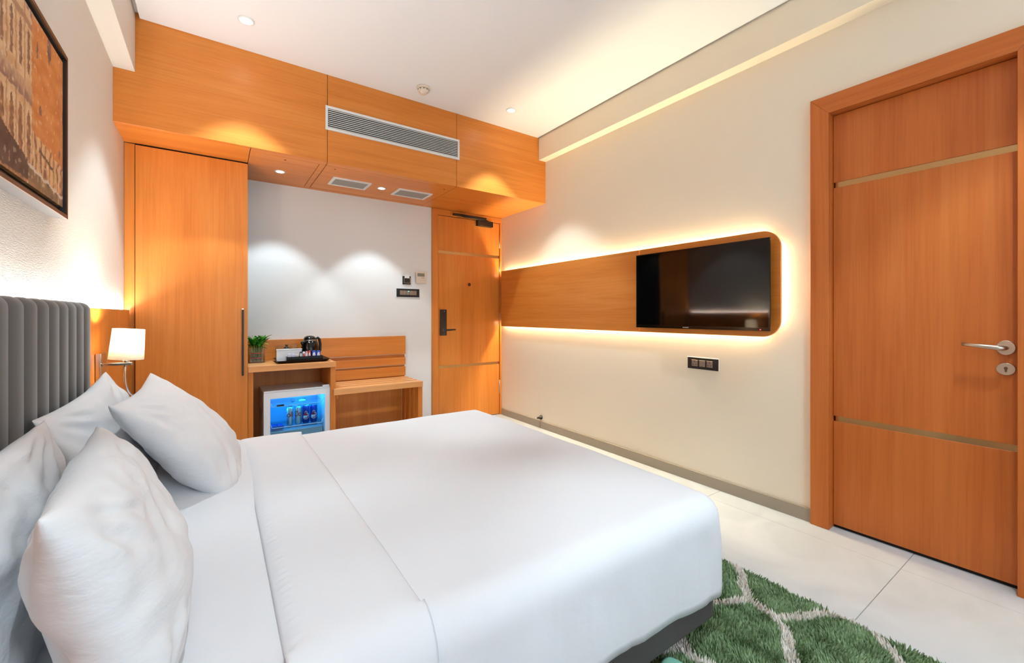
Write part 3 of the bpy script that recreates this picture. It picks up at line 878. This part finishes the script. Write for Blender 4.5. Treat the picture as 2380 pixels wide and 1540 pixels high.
tube('closer_arm', [(2.46, DY - .03, 2.143), (2.44, DY - .032, 2.150), (2.14, FY - .036, 2.150), (2.12, FY - .034, 2.158)], 0.007, M['black'], d1, 8)
for za, zb in ((1.867, 2.007), (1.576, 1.711), (0.994, 1.139), (0.233, 0.388)):
    tube('hinge', [(2.6222, DY - .006, za), (2.6222, DY - .006, zb)], 0.0055, M['steel'], d1, 10)

# ------------------------------------------------------------------ switches by the entrance
kc = thing('key_card_holder', 'small black key card holder with a white card', 'key holder', (1.535, YB, 1.42))
box('holder_body', (1.494, 1.577), (YB - .012, YB), (1.417, 1.497), M['black'], kc, bev=0.003, seg=2)
box('holder_pocket', (1.505, 1.567), (YB - .019, YB - .0122), (1.430, 1.478), M['black'], kc, bev=0.002)
box('card', (1.512, 1.560), (YB - .0155, YB - .0145), (1.4785, 1.512), M['white'], kc, bev=0)
ring('holder_rim', rect(1.504, 1.568, 1.429, 1.4785), rect(1.5065, 1.5655, 1.4315, 1.476), 'y', YB - .0198, YB - .0191, M['chrome'], kc)
th = thing('thermostat', 'cream wall thermostat with a grey display beside the entrance door', 'thermostat', (1.683, YB, 1.43))
M['cream'] = plain('cream_plastic', lin(232, 216, 198), 0.5)
box('thermostat_body', (1.626, 1.740), (YB - .024, YB), (1.430, 1.546), M['cream'], th, bev=0.004, seg=2)
box('thermostat_display', (1.640, 1.715), (YB - .0250, YB - .0242), (1.500, 1.532), plain('lcd', lin(140, 134, 116), 0.3), th, bev=0)
for x in (1.69, 1.705):
    box('thermostat_button', (x - .004, x + .004), (YB - .0262, YB - .0242), (1.484, 1.490), plain('button_grey', lin(120, 104, 92), .5), th, bev=.0005)
box('thermostat_flap', (1.632, 1.734), (YB - .0252, YB - .0242), (1.436, 1.470), M['cream'], th, bev=.0003)
sp = wall_plate('switch_plate', 'black switch plate with grey rockers below the key card holder', 'light switch', 'y', YB, 1.434, 1.666, 1.293, 1.374,
                ((1.466, 1.529, 1.313, 1.356, 'switch'), (1.532, 1.562, 1.313, 1.356, 'one'), (1.565, 1.636, 1.313, 1.356, 'switch')))
box('indicator_light', (1.548, 1.558), (YB - .0142, YB - .0136), (1.345, 1.352), emitter('indicator_green', (.1, .9, .6), 1.5), sp, bev=0)

# ------------------------------------------------------------------ minibar cabinet, bench and back boards
mc = thing('minibar_cabinet', 'open beech cabinet holding the small fridge', 'cabinet', (0.48, 3.8, 0))
box('cabinet_top', (0.188, 0.782), (3.570, 3.984), (0.706, 0.748), M['edge'], mc, bev=0.001)
box('cabinet_side', (0.188, 0.221), (3.592, 3.984), (0, 0.7055), M['wood_z'], mc)
box('cabinet_side', (0.743, 0.781), (3.582, 3.984), (0, 0.7055), M['wood_z'], mc)
box('cabinet_back', (0.2215, 0.7425), (3.985, 4.000), (0, 0.7055), M['wood_z'], mc, bev=0)
bn = thing('luggage_bench', 'beech luggage bench with a slatted top beside the minibar', 'bench', (1.14, 3.8, 0))
box('front_rail', (0.764, 1.508), (3.558, 3.581), (0.484, 0.531), M['edge'], bn, bev=0.001)
first = None
for k in range(4):
    y0 = 3.592 + 0.097 * k
    box('bench_slat', (0.7825, 1.505), (y0, y0 + .066), (0.490, 0.530), M['edge'], bn, bev=0.001)
box('bench_bearer', (0.7825, 0.800), (3.5815, 3.984), (0.452, 0.4895), M['wood_y'], bn)
box('bench_side', (1.474, 1.514), (3.5815, 3.984), (0, 0.4895), M['wood_z'], bn)
box('bench_back', (0.7815, 1.4735), (3.985, 4.000), (0, 0.4895), M['wood_z'], bn, bev=0)
bb = thing('back_boards', 'stepped beech back boards on the wall above the bench', 'wall panel', (0.85, YB, 0.51))
box('board_backing', (0.190, 1.512), (4.014, YB), (0.507, 0.914), M['wood_x'], bb)
for za, zb in ((0.742, 0.914), (0.640, 0.709), (0.532, 0.620)):
    box('back_board', (0.190 if za > .73 else 0.7835, 1.5135), (3.994, 4.0138), (za, zb), M['wood_x'], bb, bev=0.001)
for z in (0.7385, 0.6368):
    box('metal_trim', (0.7835, 1.5135), (3.992, 4.0138), (z, z + .003), M['steel'], bb, bev=0)
wp = props(box('wall_outlet', (1.516, 1.522), (3.93, 3.96), (0.34, 0.40), M['black']), 'thin dark outlet on the outer side of the luggage bench', 'socket')

# ------------------------------------------------------------------ small fridge
fr = thing('mini_fridge', 'small white glass-door fridge glowing blue inside', 'fridge', (0.515, 3.62, 0))
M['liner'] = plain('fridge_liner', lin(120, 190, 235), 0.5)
FX0, FX1, FZ1 = 0.287, 0.738, 0.546
box('fridge_side', (FX0, FX0 + .03), (3.636, 3.975), (0.01, FZ1 - .004), M['white_gloss'], fr)
box('fridge_side', (FX1 - .03, FX1), (3.636, 3.975), (0.01, FZ1 - .004), M['white_gloss'], fr)
box('fridge_top', (FX0, FX1), (3.636, 3.975), (FZ1 - .0038, FZ1), M['white_gloss'], fr, bev=0.001)
box('fridge_ceiling', (FX0 + .0302, FX1 - .0302), (3.636, 3.94), (FZ1 - .030, FZ1 - .0042), M['liner'], fr, bev=0)
box('fridge_bottom', (FX0 + .0302, FX1 - .0302), (3.636, 3.94), (0.01, 0.045), M['liner'], fr, bev=0)
box('fridge_back', (FX0 + .0302, FX1 - .0302), (3.9405, 3.975), (0.01, FZ1 - .0042), M['liner'], fr, bev=0)
dr = ring('fridge_door', rect(FX0, FX1 + .004, 0.02, FZ1), rect(0.329, 0.706, 0.06, 0.497), 'y', 3.600, 3.632, M['white_gloss'], fr)
box('door_glass', (0.329, 0.706), (3.608, 3.612), (0.06, 0.497), M['glass_cool'], dr, bev=0)
box('door_lip', (FX0, FX1 + .004), (3.597, 3.6315), (FZ1 + .0004, FZ1 + .008), M['white_gloss'], dr, bev=.003, seg=2)
box('hinge_cap', (0.690, 0.741), (3.604, 3.650), (FZ1 + .0084, FZ1 + .020), M['white_gloss'], fr, bev=.005, seg=3)
for (zs, nm) in ((0.426, 'wire_shelf'), (0.266, 'wire_shelf')):
    y = 3.652
    tube(nm, [(0.332, y, zs + .030), (0.338, y, zs + .026), (0.342, y, zs + .004), (0.350, y, zs), (0.688, y, zs), (0.694, y, zs + .006), (0.697, y, zs + .024), (0.704, y, zs + .030)], 0.0028, M['white'], fr, 8)
box('shelf_plate', (0.3175, 0.7075), (3.656, 3.93), (0.2505, 0.2545), glassy('shelf_glass', (.85, .93, .96)), fr, bev=0)
box('shelf_plate', (0.3175, 0.7075), (3.78, 3.93), (0.428, 0.432), glassy('shelf_glass_upper', (.85, .93, .96)), fr, bev=0)
box('crisper_box', (0.325, 0.700), (3.665, 3.92), (0.05, 0.236), plain('crisper', lin(150, 178, 186), .4), fr, bev=.004)
box('fridge_display', (0.372, 0.421), (3.6125, 3.6145), (0.434, 0.447), M['black'], fr, bev=0)
for x in (0.523, 0.608):
    lathe('round_vent', [(0.017, 0), (0.017, .004), (.001, .004)], plain('teal_disc', lin(60, 150, 150), .5), fr, (x, 3.9404, 0.412), 20, rot=Matrix.Rotation(R(90), 3, 'X'))
box('fridge_lamp', (0.42, 0.62), (3.70, 3.72), (FZ1 - .0345, FZ1 - .0302), emitter('fridge_led', (0.03, 0.52, 1.0), 10.0), fr, bev=0)
fd = lamp_data('POINT', 'fridge_glow', 0.26, (0.03, 0.52, 1.0), shadow_soft_size=0.03)
for gx, gy, gz in ((0.40, 3.74, 0.40), (0.58, 3.84, 0.45), (0.62, 3.70, 0.45)):
    fo = bpy.data.objects.new('fridge_glow', fd); COL.objects.link(fo); fo.parent = fr
    fo.location = Vector((gx, gy, gz)) - fr.location

# cans
M['can_silver'] = plain('can_silver', lin(206, 208, 206), 0.28, metal=.85)
M['can_blue'] = plain('can_blue', lin(24, 46, 132), 0.3)
M['can_red'] = plain('can_red', lin(206, 24, 34), 0.45)
M['print_white'] = plain('print_white', lin(240, 238, 236), 0.5)
def can_thing(x, y, r, h, mat, label, rotz):
    t = thing('drink_can', label, 'drink can', (x, y, 0.2546), group='cans in the fridge')
    t.rotation_euler = (0, 0, rotz)
    lathe('can_body', [(r * .74, 0.0), (r * .80, 0.002), (r, 0.012), (r, h - .016), (r * .84, h - .003)], mat, t, (0, 0, 0), 28, True)
    lathe('can_lid', [(r * .84, h - .0028), (r * .86, h), (r * .80, h + .0005), (r * .76, h - .003), (.001, h - .003)], M['steel'], t, (0, 0, 0), 28, True)
    return t
def decal(name, pts, r, lift, mat, parent, z0):
    bm = bmesh.new()
    fc = bm.faces.new([bm.verts.new((p[0], -lift, p[1] + z0)) for p in pts])
    bmesh.ops.triangulate(bm, faces=[fc])
    for _ in range(2):
        bmesh.ops.subdivide_edges(bm, edges=[e for e in bm.edges if e.calc_length() > 0.005], cuts=1); bmesh.ops.triangulate(bm, faces=bm.faces)
    me = bpy.data.meshes.new(name); bm.to_mesh(me); bm.free()
    bend(me, r)
    return link(name, me, mat, parent)
word = text_mesh('Coke', 0.058, wrap=0.0245, bold=0.0006)
for x, rz in ((0.477, 0.30), (0.537, 0.0)):
    lab = 'silver can with red lettering, left of the two silver ones in the fridge' if x < .5 else 'silver can with red lettering next to the blue cans in the fridge'
    t = can_thing(x, 3.757, 0.0245, 0.143, M['can_silver'], lab, -0.13)
    w_ = link('can_lettering', word, M['can_red'], t); w_.location = (0, 0, 0.082); w_.rotation_euler = (0, 0, 0.0 if x < .5 else 0.85)
thumb = [(-.017, -.010), (-.008, .004), (-.006, .018), (.000, .026), (.006, .020), (.004, .008), (.006, .002), (.019, .004), (.013, -.008)]
bowl = [(-.019, -.026), (-.008, -.026), (-.002, -.016), (.012, -.014), (.019, -.008), (.018, -.026), (.008, -.034), (-.008, -.034)]
outl = [(-.0215, -.029), (-.019, -.010), (-.0105, .004), (-.0085, .020), (.000, .030), (.009, .021), (.0068, .006), (.0215, .0075), (.0215, -.027), (.009, -.0375), (-.010, -.0375)]
upw = text_mesh('UP', 0.017, wrap=0.0272, lift=0.0012, bold=0.0004)
for x in (0.593, 0.651):
    lab = 'blue can with a red thumb emblem beside the silver cans' if x < .6 else 'blue can with a red thumb emblem at the right end in the fridge'
    t = can_thing(x, 3.760, 0.0272, 0.140, M['can_blue'], lab, -0.13)
    decal('emblem_outline', outl, 0.0272, 0.0003, M['print_white'], t, 0.070)
    decal('emblem_thumb', thumb, 0.0272, 0.0007, M['can_red'], t, 0.070)
    decal('emblem_bowl', bowl, 0.0272, 0.0007, M['can_red'], t, 0.070)
    u = link('emblem_lettering', upw, M['print_white'], t); u.location = (0, 0, 0.0475)
M['pack_blue'] = plain('blue_wrapper', lin(14, 48, 160), 0.35)
for k, x in enumerate((0.362, 0.406)):
    o = props(box('chocolate_pack', (-.020, .020), (-.045, .045), (0, 0.020), M['pack_blue'], None, bev=.003, seg=2, local=True),
              ('flat blue snack pack lying at the left end of the fridge shelf', 'flat blue snack pack lying nearer the cans')[k], 'snack pack', 'snack packs in the fridge')
    o.location = (x, 3.715, 0.2547); o.rotation_euler = (0, 0, 0.05)

# ------------------------------------------------------------------ on the cabinet top
ST = 0.748
# lucky bamboo in a square glass vase
pv = thing('potted_bamboo', 'leafy bamboo stems in a square glass vase by the wardrobe', 'plant', (0.258, 3.86, ST))
v0, v1, w0, w1 = -.056, .056, -.05, .05
def vase():
    outer = rrect(v0, v1, w0, w1, 0.012, 4); inner = rrect(v0 + .004, v1 - .004, w0 + .004, w1 - .004, 0.009, 4)
    n = len(outer); v, f = [], []
    for z in (0.0, 0.118): v += [(p[0], p[1], z) for p in outer]
    for z in (0.118, 0.008): v += [(p[0], p[1], z) for p in inner]
    for q in range(3):
        for i in range(n):
            j = (i + 1) % n; f.append((q * n + i, q * n + j, (q + 1) * n + j, (q + 1) * n + i))
    f.append(tuple(range(n))); f.append(tuple(3 * n + i for i in range(n)))
    return data('vase', v, f, M['glass'], pv, local=True)
vase()
M['stem'] = plain('bamboo_stem', lin(150, 158, 62), .45)
M['leaf1'] = plain('leaf_green', lin(58, 148, 34), .4)
M['leaf2'] = plain('leaf_dark_green', lin(32, 98, 26), .4)
M['leaf3'] = plain('leaf_light_green', lin(116, 190, 64), .4)
M['ribbon'] = plain('red_ribbon', lin(214, 50, 28), .45)
prism('water', rrect(v0 + .0045, v1 - .0045, w0 + .0045, w1 - .0045, 0.008, 4), 'z', 0.0085, 0.062, glassy('water', (.93, .86, .72)), pv, local=True)
stems = []
for k in range(14):
    a = k * 2.4; rr_ = 0.009 * math.sqrt(k)
    x, y = rr_ * math.cos(a), rr_ * math.sin(a)
    h = 0.12 + 0.035 * random.random()
    tube('stem', [(x, y, .010), (x * 1.05, y * 1.05, .07), (x * 1.3, y * 1.3, h)], .0042, M['stem'], pv, 7, True)
    stems.append((x * 1.3, y * 1.3, h))
for z in (.036, .074):
    lathe('ribbon', [(.0385, z - .004), (.0392, z), (.0385, z + .004), (.0378, z), (.0385, z - .004)], M['ribbon'], pv, (0, 0, 0), 24, True, closed=False)
def leaf_mesh(mat):
    v, f = [], []
    for i in range(7):
        t = i / 6
        wdt = .0125 * math.sin(math.pi * min(1, t * .93 + .05)) ** .8
        zc = .012 * math.sin(t * 2.6); x = t * .076
        v += [(x, -wdt, zc), (x, 0, zc - .0025), (x, wdt, zc)]
    for i in range(6):
        for j in range(2):
            f.append((i * 3 + j, i * 3 + j + 1, i * 3 + j + 4, i * 3 + j + 3))
    me = bpy.data.meshes.new('leaf'); me.from_pydata(v, [], f); me.materials.append(mat)
    me.polygons.foreach_set('use_smooth', [True] * len(me.polygons))
    return me
lms = [leaf_mesh(M[k]) for k in ('leaf1', 'leaf2', 'leaf3')]
for (x, y, h) in stems:
    for q in range(7):
        o = bpy.data.objects.new('leaf', lms[random.choice((0, 0, 1, 1, 2))]); COL.objects.link(o); o.parent = pv
        o.location = (x, y, h - .012 + .030 * random.random())
        el = random.choice((R(-75), R(-50), R(-25), R(0), R(-60)))
        o.rotation_euler = (0, el * .9 + R(10) , random.random() * 2 * math.pi)
        s = .75 + .45 * random.random(); o.scale = (s, s, s)
        # keep clear of the wardrobe side and the back boards
        d = Vector((math.cos(o.rotation_euler.z), math.sin(o.rotation_euler.z))) * .076 * s * math.cos(el)
        if pv.location.x + x + d.x < 0.192 or pv.location.y + y + d.y > 3.99:
            o.rotation_euler.z += math.pi

# tray with kettle, glasses and sachets
ty_ = thing('tea_tray', 'flat black serving tray on the minibar cabinet', 'tray', (0.565, 3.79, ST))
def tray_mesh():
    o0 = rrect(-.165, .165, -.135, .135, .012, 3); o1 = rrect(-.19, .19, -.16, .16, .016, 3); i1 = rrect(-.185, .185, -.155, .155, .014, 3); i0 = rrect(-.162, .162, -.132, .132, .010, 3)
    n = len(o0); v = [(p[0], p[1], 0) for p in o0] + [(p[0], p[1], .022) for p in o1] + [(p[0], p[1], .022) for p in i1] + [(p[0], p[1], .004) for p in i0]
    f = []
    for q in range(3):
        for i in range(n):
            j = (i + 1) % n; f.append((q * n + i, q * n + j, (q + 1) * n + j, (q + 1) * n + i))
    f.append(tuple(range(n))); f.append(tuple(3 * n + i for i in range(n)))
    return data('tray_dish', v, f, M['black'], ty_, local=True)
tray_mesh()
TT = ST + .0042
# kettle
kt = thing('electric_kettle', 'glossy black electric kettle standing on the tray', 'kettle', (0.640, 3.860, TT))
lathe('kettle_base', [(.062, 0), (.064, .003), (.064, .012), (.058, .015)], M['black'], kt, (0, 0, 0), 32, True)
lathe('kettle_body', [(.060, .0155), (.068, .022), (.071, .05), (.069, .085), (.061, .130), (.050, .156)], M['black_gloss'], kt, (0, 0, 0), 36, True)
lathe('lid_ring', [(.0505, .1562), (.0515, .1595), (.049, .161)], M['chrome'], kt, (0, 0, 0), 36, True)
lathe('kettle_lid', [(.0485, .1612), (.047, .172), (.039, .185), (.022, .193), (.002, .195)], M['black_gloss'], kt, (0, 0, 0), 32, True)
tube('kettle_handle', [(.046, .012, .166), (.062, .016, .176), (.076, .018, .162), (.083, .018, .12), (.082, .016, .07), (.072, .012, .045)], [.008, .010, .011, .011, .010, .008], M['black'], kt, 10, True)
tube('kettle_spout', [(-.045, -.012, .118), (-.060, -.016, .136), (-.066, -.018, .148)], [.018, .012, .008], M['black_gloss'], kt, 10, True)
# upside-down glasses
def tumbler(x, y, label):
    t = thing('drinking_glass', label, 'glass', (x, y, TT), group='upturned glasses on the tray')
    lathe('glass_wall', [(.034, 0), (.032, .117), (.029, .120), (.002, .120), (.002, .110), (.028, .110), (.032, .0)], M['glass'], t, (0, 0, 0), 24, True, closed=False)
    lathe('glass_foot', [(.029, .1205), (.031, .122), (.030, .128), (.002, .129)], M['glass'], t, (0, 0, 0), 24, True)
tumbler(0.418, 3.850, 'upturned clear glass on the tray nearer the bamboo')
tumbler(0.520, 3.872, 'upturned clear glass on the tray nearer the kettle')
# lidded jar behind the box
jr = thing('lidded_jar', 'small jar with a black knobbed lid between the glasses', 'jar', (0.470, 3.880, TT))
lathe('jar_body', [(.018, 0), (.019, .002), (.019, .094), (.017, .096)], M['white_gloss'], jr, (0, 0, 0), 24, True)
lathe('jar_lid', [(.0195, .0962), (.0195, .103), (.010, .106), (.007, .110), (.011, .127), (.001, .128)], M['black'], jr, (0, 0, 0), 24, True)
# white box
wb = thing('tissue_box', 'white rectangular box standing on the tray', 'box', (0.473, 3.765, TT))
ring('box_wall', rect(-.088, .088, -.020, .020), rect(-.085, .085, -.017, .017), 'z', 0.002, .098, M['white_gloss'], wb, local=True)
box('box_bottom', (-.0849, .0849), (-.0169, .0169), (0.0, .004), M['white_gloss'], wb, bev=0, local=True)
box('box_rim', (-.091, .091), (-.023, -.0205), (.092, .099), M['white'], wb, bev=.001, local=True)
# sachet caddy and sachets
cd = thing('sachet_caddy', 'low black caddy holding sachets at the tray front', 'caddy', (0.575, 3.705, TT))
ring('caddy_wall', rect(-.130, .130, -.028, .028), rect(-.127, .127, -.025, .025), 'z', .0022, .042, M['black_gloss'], cd, local=True)
box('caddy_bottom', (-.130, .130), (-.028, .028), (0, .0021), M['black_gloss'], cd, bev=0, local=True)
sach = [(0.468, (214, 214, 230), 'pale lilac sachet at the left end of the caddy', .062), (0.495, (206, 210, 232), 'second pale lilac sachet in the caddy', .060),
        (0.521, (226, 206, 204), 'pale pink sachet left of the middle of the caddy', .056), (0.549, (58, 62, 74), 'dark grey sachet with rounded top in the caddy', .076),
        (0.570, (232, 232, 240), 'white sachet beside the dark grey one', .074), (0.590, (224, 150, 160), 'pink and white sachet in the caddy', .076),
        (0.611, (204, 60, 64), 'red-topped sachet left of the blue ones', .080), (0.644, (20, 78, 200), 'bright blue sachet left of the other blue one', .079), (0.677, (24, 84, 206), 'bright blue sachet at the right end of the caddy', .078)]
for k, (x, c, lab, h) in enumerate(sach):
    t = thing('sachet', lab, 'sachet', (x, 3.705, TT + .0024), group='sachets in the caddy')
    wd = .015 if k > 6 else (.0125 if k < 3 else .0095)
    body = prism('sachet_body', [(-wd * .9, 0), (wd * .9, 0), (wd, h * .5), (wd * .9, h * .94), (wd * .5, h), (-wd * .5, h), (-wd * .9, h * .94), (-wd, h * .5)], 'y', -.006, .006, plain('sachet_paper_%d' % k, lin(*c), .35), t, bev=.002, local=True)
    if k >= 3:
        prism('sachet_print', [(-wd * .7, h * .50), (wd * .7, h * .50), (wd * .45, h * .80), (-wd * .1, h * .86), (-wd * .6, h * .74)], 'y', -.0068, -.0062, M['print_white'] if k != 4 else M['can_red'], t, local=True)

# ------------------------------------------------------------------ rug
rg = thing('shag_rug', 'green shag rug with cream curved lines beside the bed', 'rug', (1.3, 0.5, 0))
RX0, RX1, RY0, RY1 = 0.72, 1.880, -0.55, 1.50
def floor_pt(px, py, z=0.03):
    f, cx, cy, yaw = 991.18, 1190, 731, R(34.765)
    fw = Vector((math.sin(yaw), math.cos(yaw), 0)); rt = Vector((math.cos(yaw), -math.sin(yaw), 0))
    d = fw + rt * (px - cx) / f - Vector((0, 0, 1)) * (py - cy) / f
    t = (z - 1.12) / d.z
    return Vector((d.x * t, d.y * t))
def crop7(pts): return [floor_pt(1480 + x * .37815, 1260 + y * .37815) for x, y in pts]
lines = [crop7(((560, 60), (600, 118), (640, 165), (665, 260), (690, 340), (760, 385), (850, 440), (900, 500), (935, 590), (945, 680), (970, 740), (1010, 860))),
         crop7(((690, 345), (600, 348), (480, 357), (380, 372))), 
         crop7(((885, 460), (1000, 445), (1130, 430), (1230, 425), (1300, 455), (1430, 515), (1510, 580), (1560, 640), (1610, 700), (1640, 740), (1690, 850))),
         crop7(((255, 540), (280, 590), (300, 640), (340, 690), (440, 740), (520, 800))), crop7(((100, 650), (160, 652), (230, 652), (300, 655))),
         [Vector(p) for p in ((1.23, .62), (1.30, .40), (1.22, .18), (1.30, -.05), (1.20, -.3), (1.25, -.55))], [Vector(p) for p in ((1.30, .40), (1.50, .34), (1.62, .30))],
         [Vector(p) for p in ((1.30, -.05), (1.50, -.12), (1.70, -.02), (1.88, -.06))], [Vector(p) for p in ((0.72, .1), (.95, .05), (1.22, .18))],
         [Vector(p) for p in ((1.62, 1.1), (1.70, 1.28), (1.62, 1.5))]]
segs = []
for ln_ in lines:
    for a, b in zip(ln_[:-1], ln_[1:]): segs.append((a, b))
def line_dist(p):
    best = 9
    for a, b in segs:
        ab = b - a; t = max(0, min(1, (p - a).dot(ab) / ab.length_squared))
        d = (p - a - ab * t).length
        if d < best: best = d
    return best
# coarse distance grid keeps the pile quick to lay
gs = 0.008
gw, gh = int((RX1 - RX0) / gs) + 2, int((RY1 - RY0) / gs) + 2
grid = [[line_dist(Vector((RX0 + i * gs, RY0 + j * gs))) for i in range(gw)] for j in range(gh)]
prism('rug_backing', rrect(RX0, RX1, RY0, RY1, 0.02, 4), 'z', 0.0005, 0.006, plain('rug_backing', lin(58, 84, 56), .9), rg)
def pile(name, mat, cream):
    v, f = [], []
    st = 0.0062
    nx_, ny_ = int((RX1 - RX0) / st), int((RY1 - RY0) / st)
    rnd = random.Random(11 if cream else 5)
    for j in range(ny_):
        for i in range(nx_):
            x = RX0 + (i + rnd.random()) * st; y = RY0 + (j + rnd.random()) * st
            if x < 1.46 and y > 0.98: continue
            gi, gj = int((x - RX0) / gs), int((y - RY0) / gs)
            d = grid[gj][gi] + .004 * (rnd.random() - .5)
            if (d < 0.0175) != cream: continue
            h = .025 * (.75 + .5 * rnd.random())
            w_ = .0032
            lean = 0.020 * noise.noise(Vector((x * 14, y * 14, 2)))
            lx_, ly_ = lean + .012 * (rnd.random() - .5), 0.020 * noise.noise(Vector((x * 14, y * 14, 7))) + .012 * (rnd.random() - .5)
            a = rnd.random() * 6.28
            k = len(v)
            for q in range(3):
                v.append((x + w_ * math.cos(a + q * 2.094), y + w_ * math.sin(a + q * 2.094), .005))
            for q in range(3):
                v.append((x + lx_ * .55 + w_ * .95 * math.cos(a + q * 2.094), y + ly_ * .55 + w_ * .95 * math.sin(a + q * 2.094), .005 + h * .62))
            v.append((x + lx_, y + ly_, .005 + h))
            for q in range(3):
                r_ = (q + 1) % 3
                f.append((k + q, k + r_, k + 3 + r_, k + 3 + q)); f.append((k + 3 + q, k + 3 + r_, k + 6))
    off = rg.location
    me = bpy.data.meshes.new(name); me.from_pydata([(p[0] - off.x, p[1] - off.y, p[2]) for p in v], [], f)
    o = link(name, me, mat, rg); o['kind'] = 'stuff'
    return o
def pile_mat(name, a, b):
    m, n, l, p = new_mat(name)
    g = n.new('ShaderNodeNewGeometry'); t = n.new('ShaderNodeTexNoise'); t.inputs['Scale'].default_value = 90
    l.new(g.outputs['Position'], t.inputs['Vector'])
    r = n.new('ShaderNodeValToRGB'); l.new(t.outputs[0], r.inputs[0])
    r.color_ramp.elements[0].position = .35; r.color_ramp.elements[0].color = a
    r.color_ramp.elements[1].position = .65; r.color_ramp.elements[1].color = b
    l.new(r.outputs[0], p.inputs['Base Color']); p.inputs['Roughness'].default_value = .8; p.inputs['Specular IOR Level'].default_value = .2
    return m
pile('green_pile', pile_mat('green_wool', lin(116, 144, 96), lin(158, 180, 138)), False)
pile('cream_pile', pile_mat('cream_wool', lin(246, 232, 218), lin(252, 246, 238)), True)

# ------------------------------------------------------------------ slipper
sp_ = thing('slipper', 'pale mint slipper on the rug under the bed edge', 'slipper', (1.115, 0.700, 0.034))
outl2 = [(.045 * math.sin(R(a)) * (1.0 if abs(a) < 90 else .82), .125 * math.cos(R(a)) ) for a in range(-180, 180, 12)]
prism('slipper_sole', outl2, 'z', 0, .020, M['mint'], sp_, bev=.005, seg=2, local=True)
def upper():
    v, f = [], []
    for j in range(9):
        t = j / 8; y = .115 - t * .115
        wv = .045 * math.sqrt(max(.02, 1 - (y / .125) ** 2))
        for i in range(13):
            a = math.pi * i / 12
            v.append((wv * math.cos(a), y, .020 + (.010 + .026 * t ** .6) * math.sin(a)))
    for j in range(8):
        for i in range(12):
            f.append((j * 13 + i, j * 13 + i + 1, (j + 1) * 13 + i + 1, (j + 1) * 13 + i))
    o = data('slipper_upper', v, f, M['mint'], sp_, True, True)
    m = o.modifiers.new('thickness', 'SOLIDIFY'); m.thickness = .004
    return o
upper()
sp_.rotation_euler = (0, 0, R(-12))
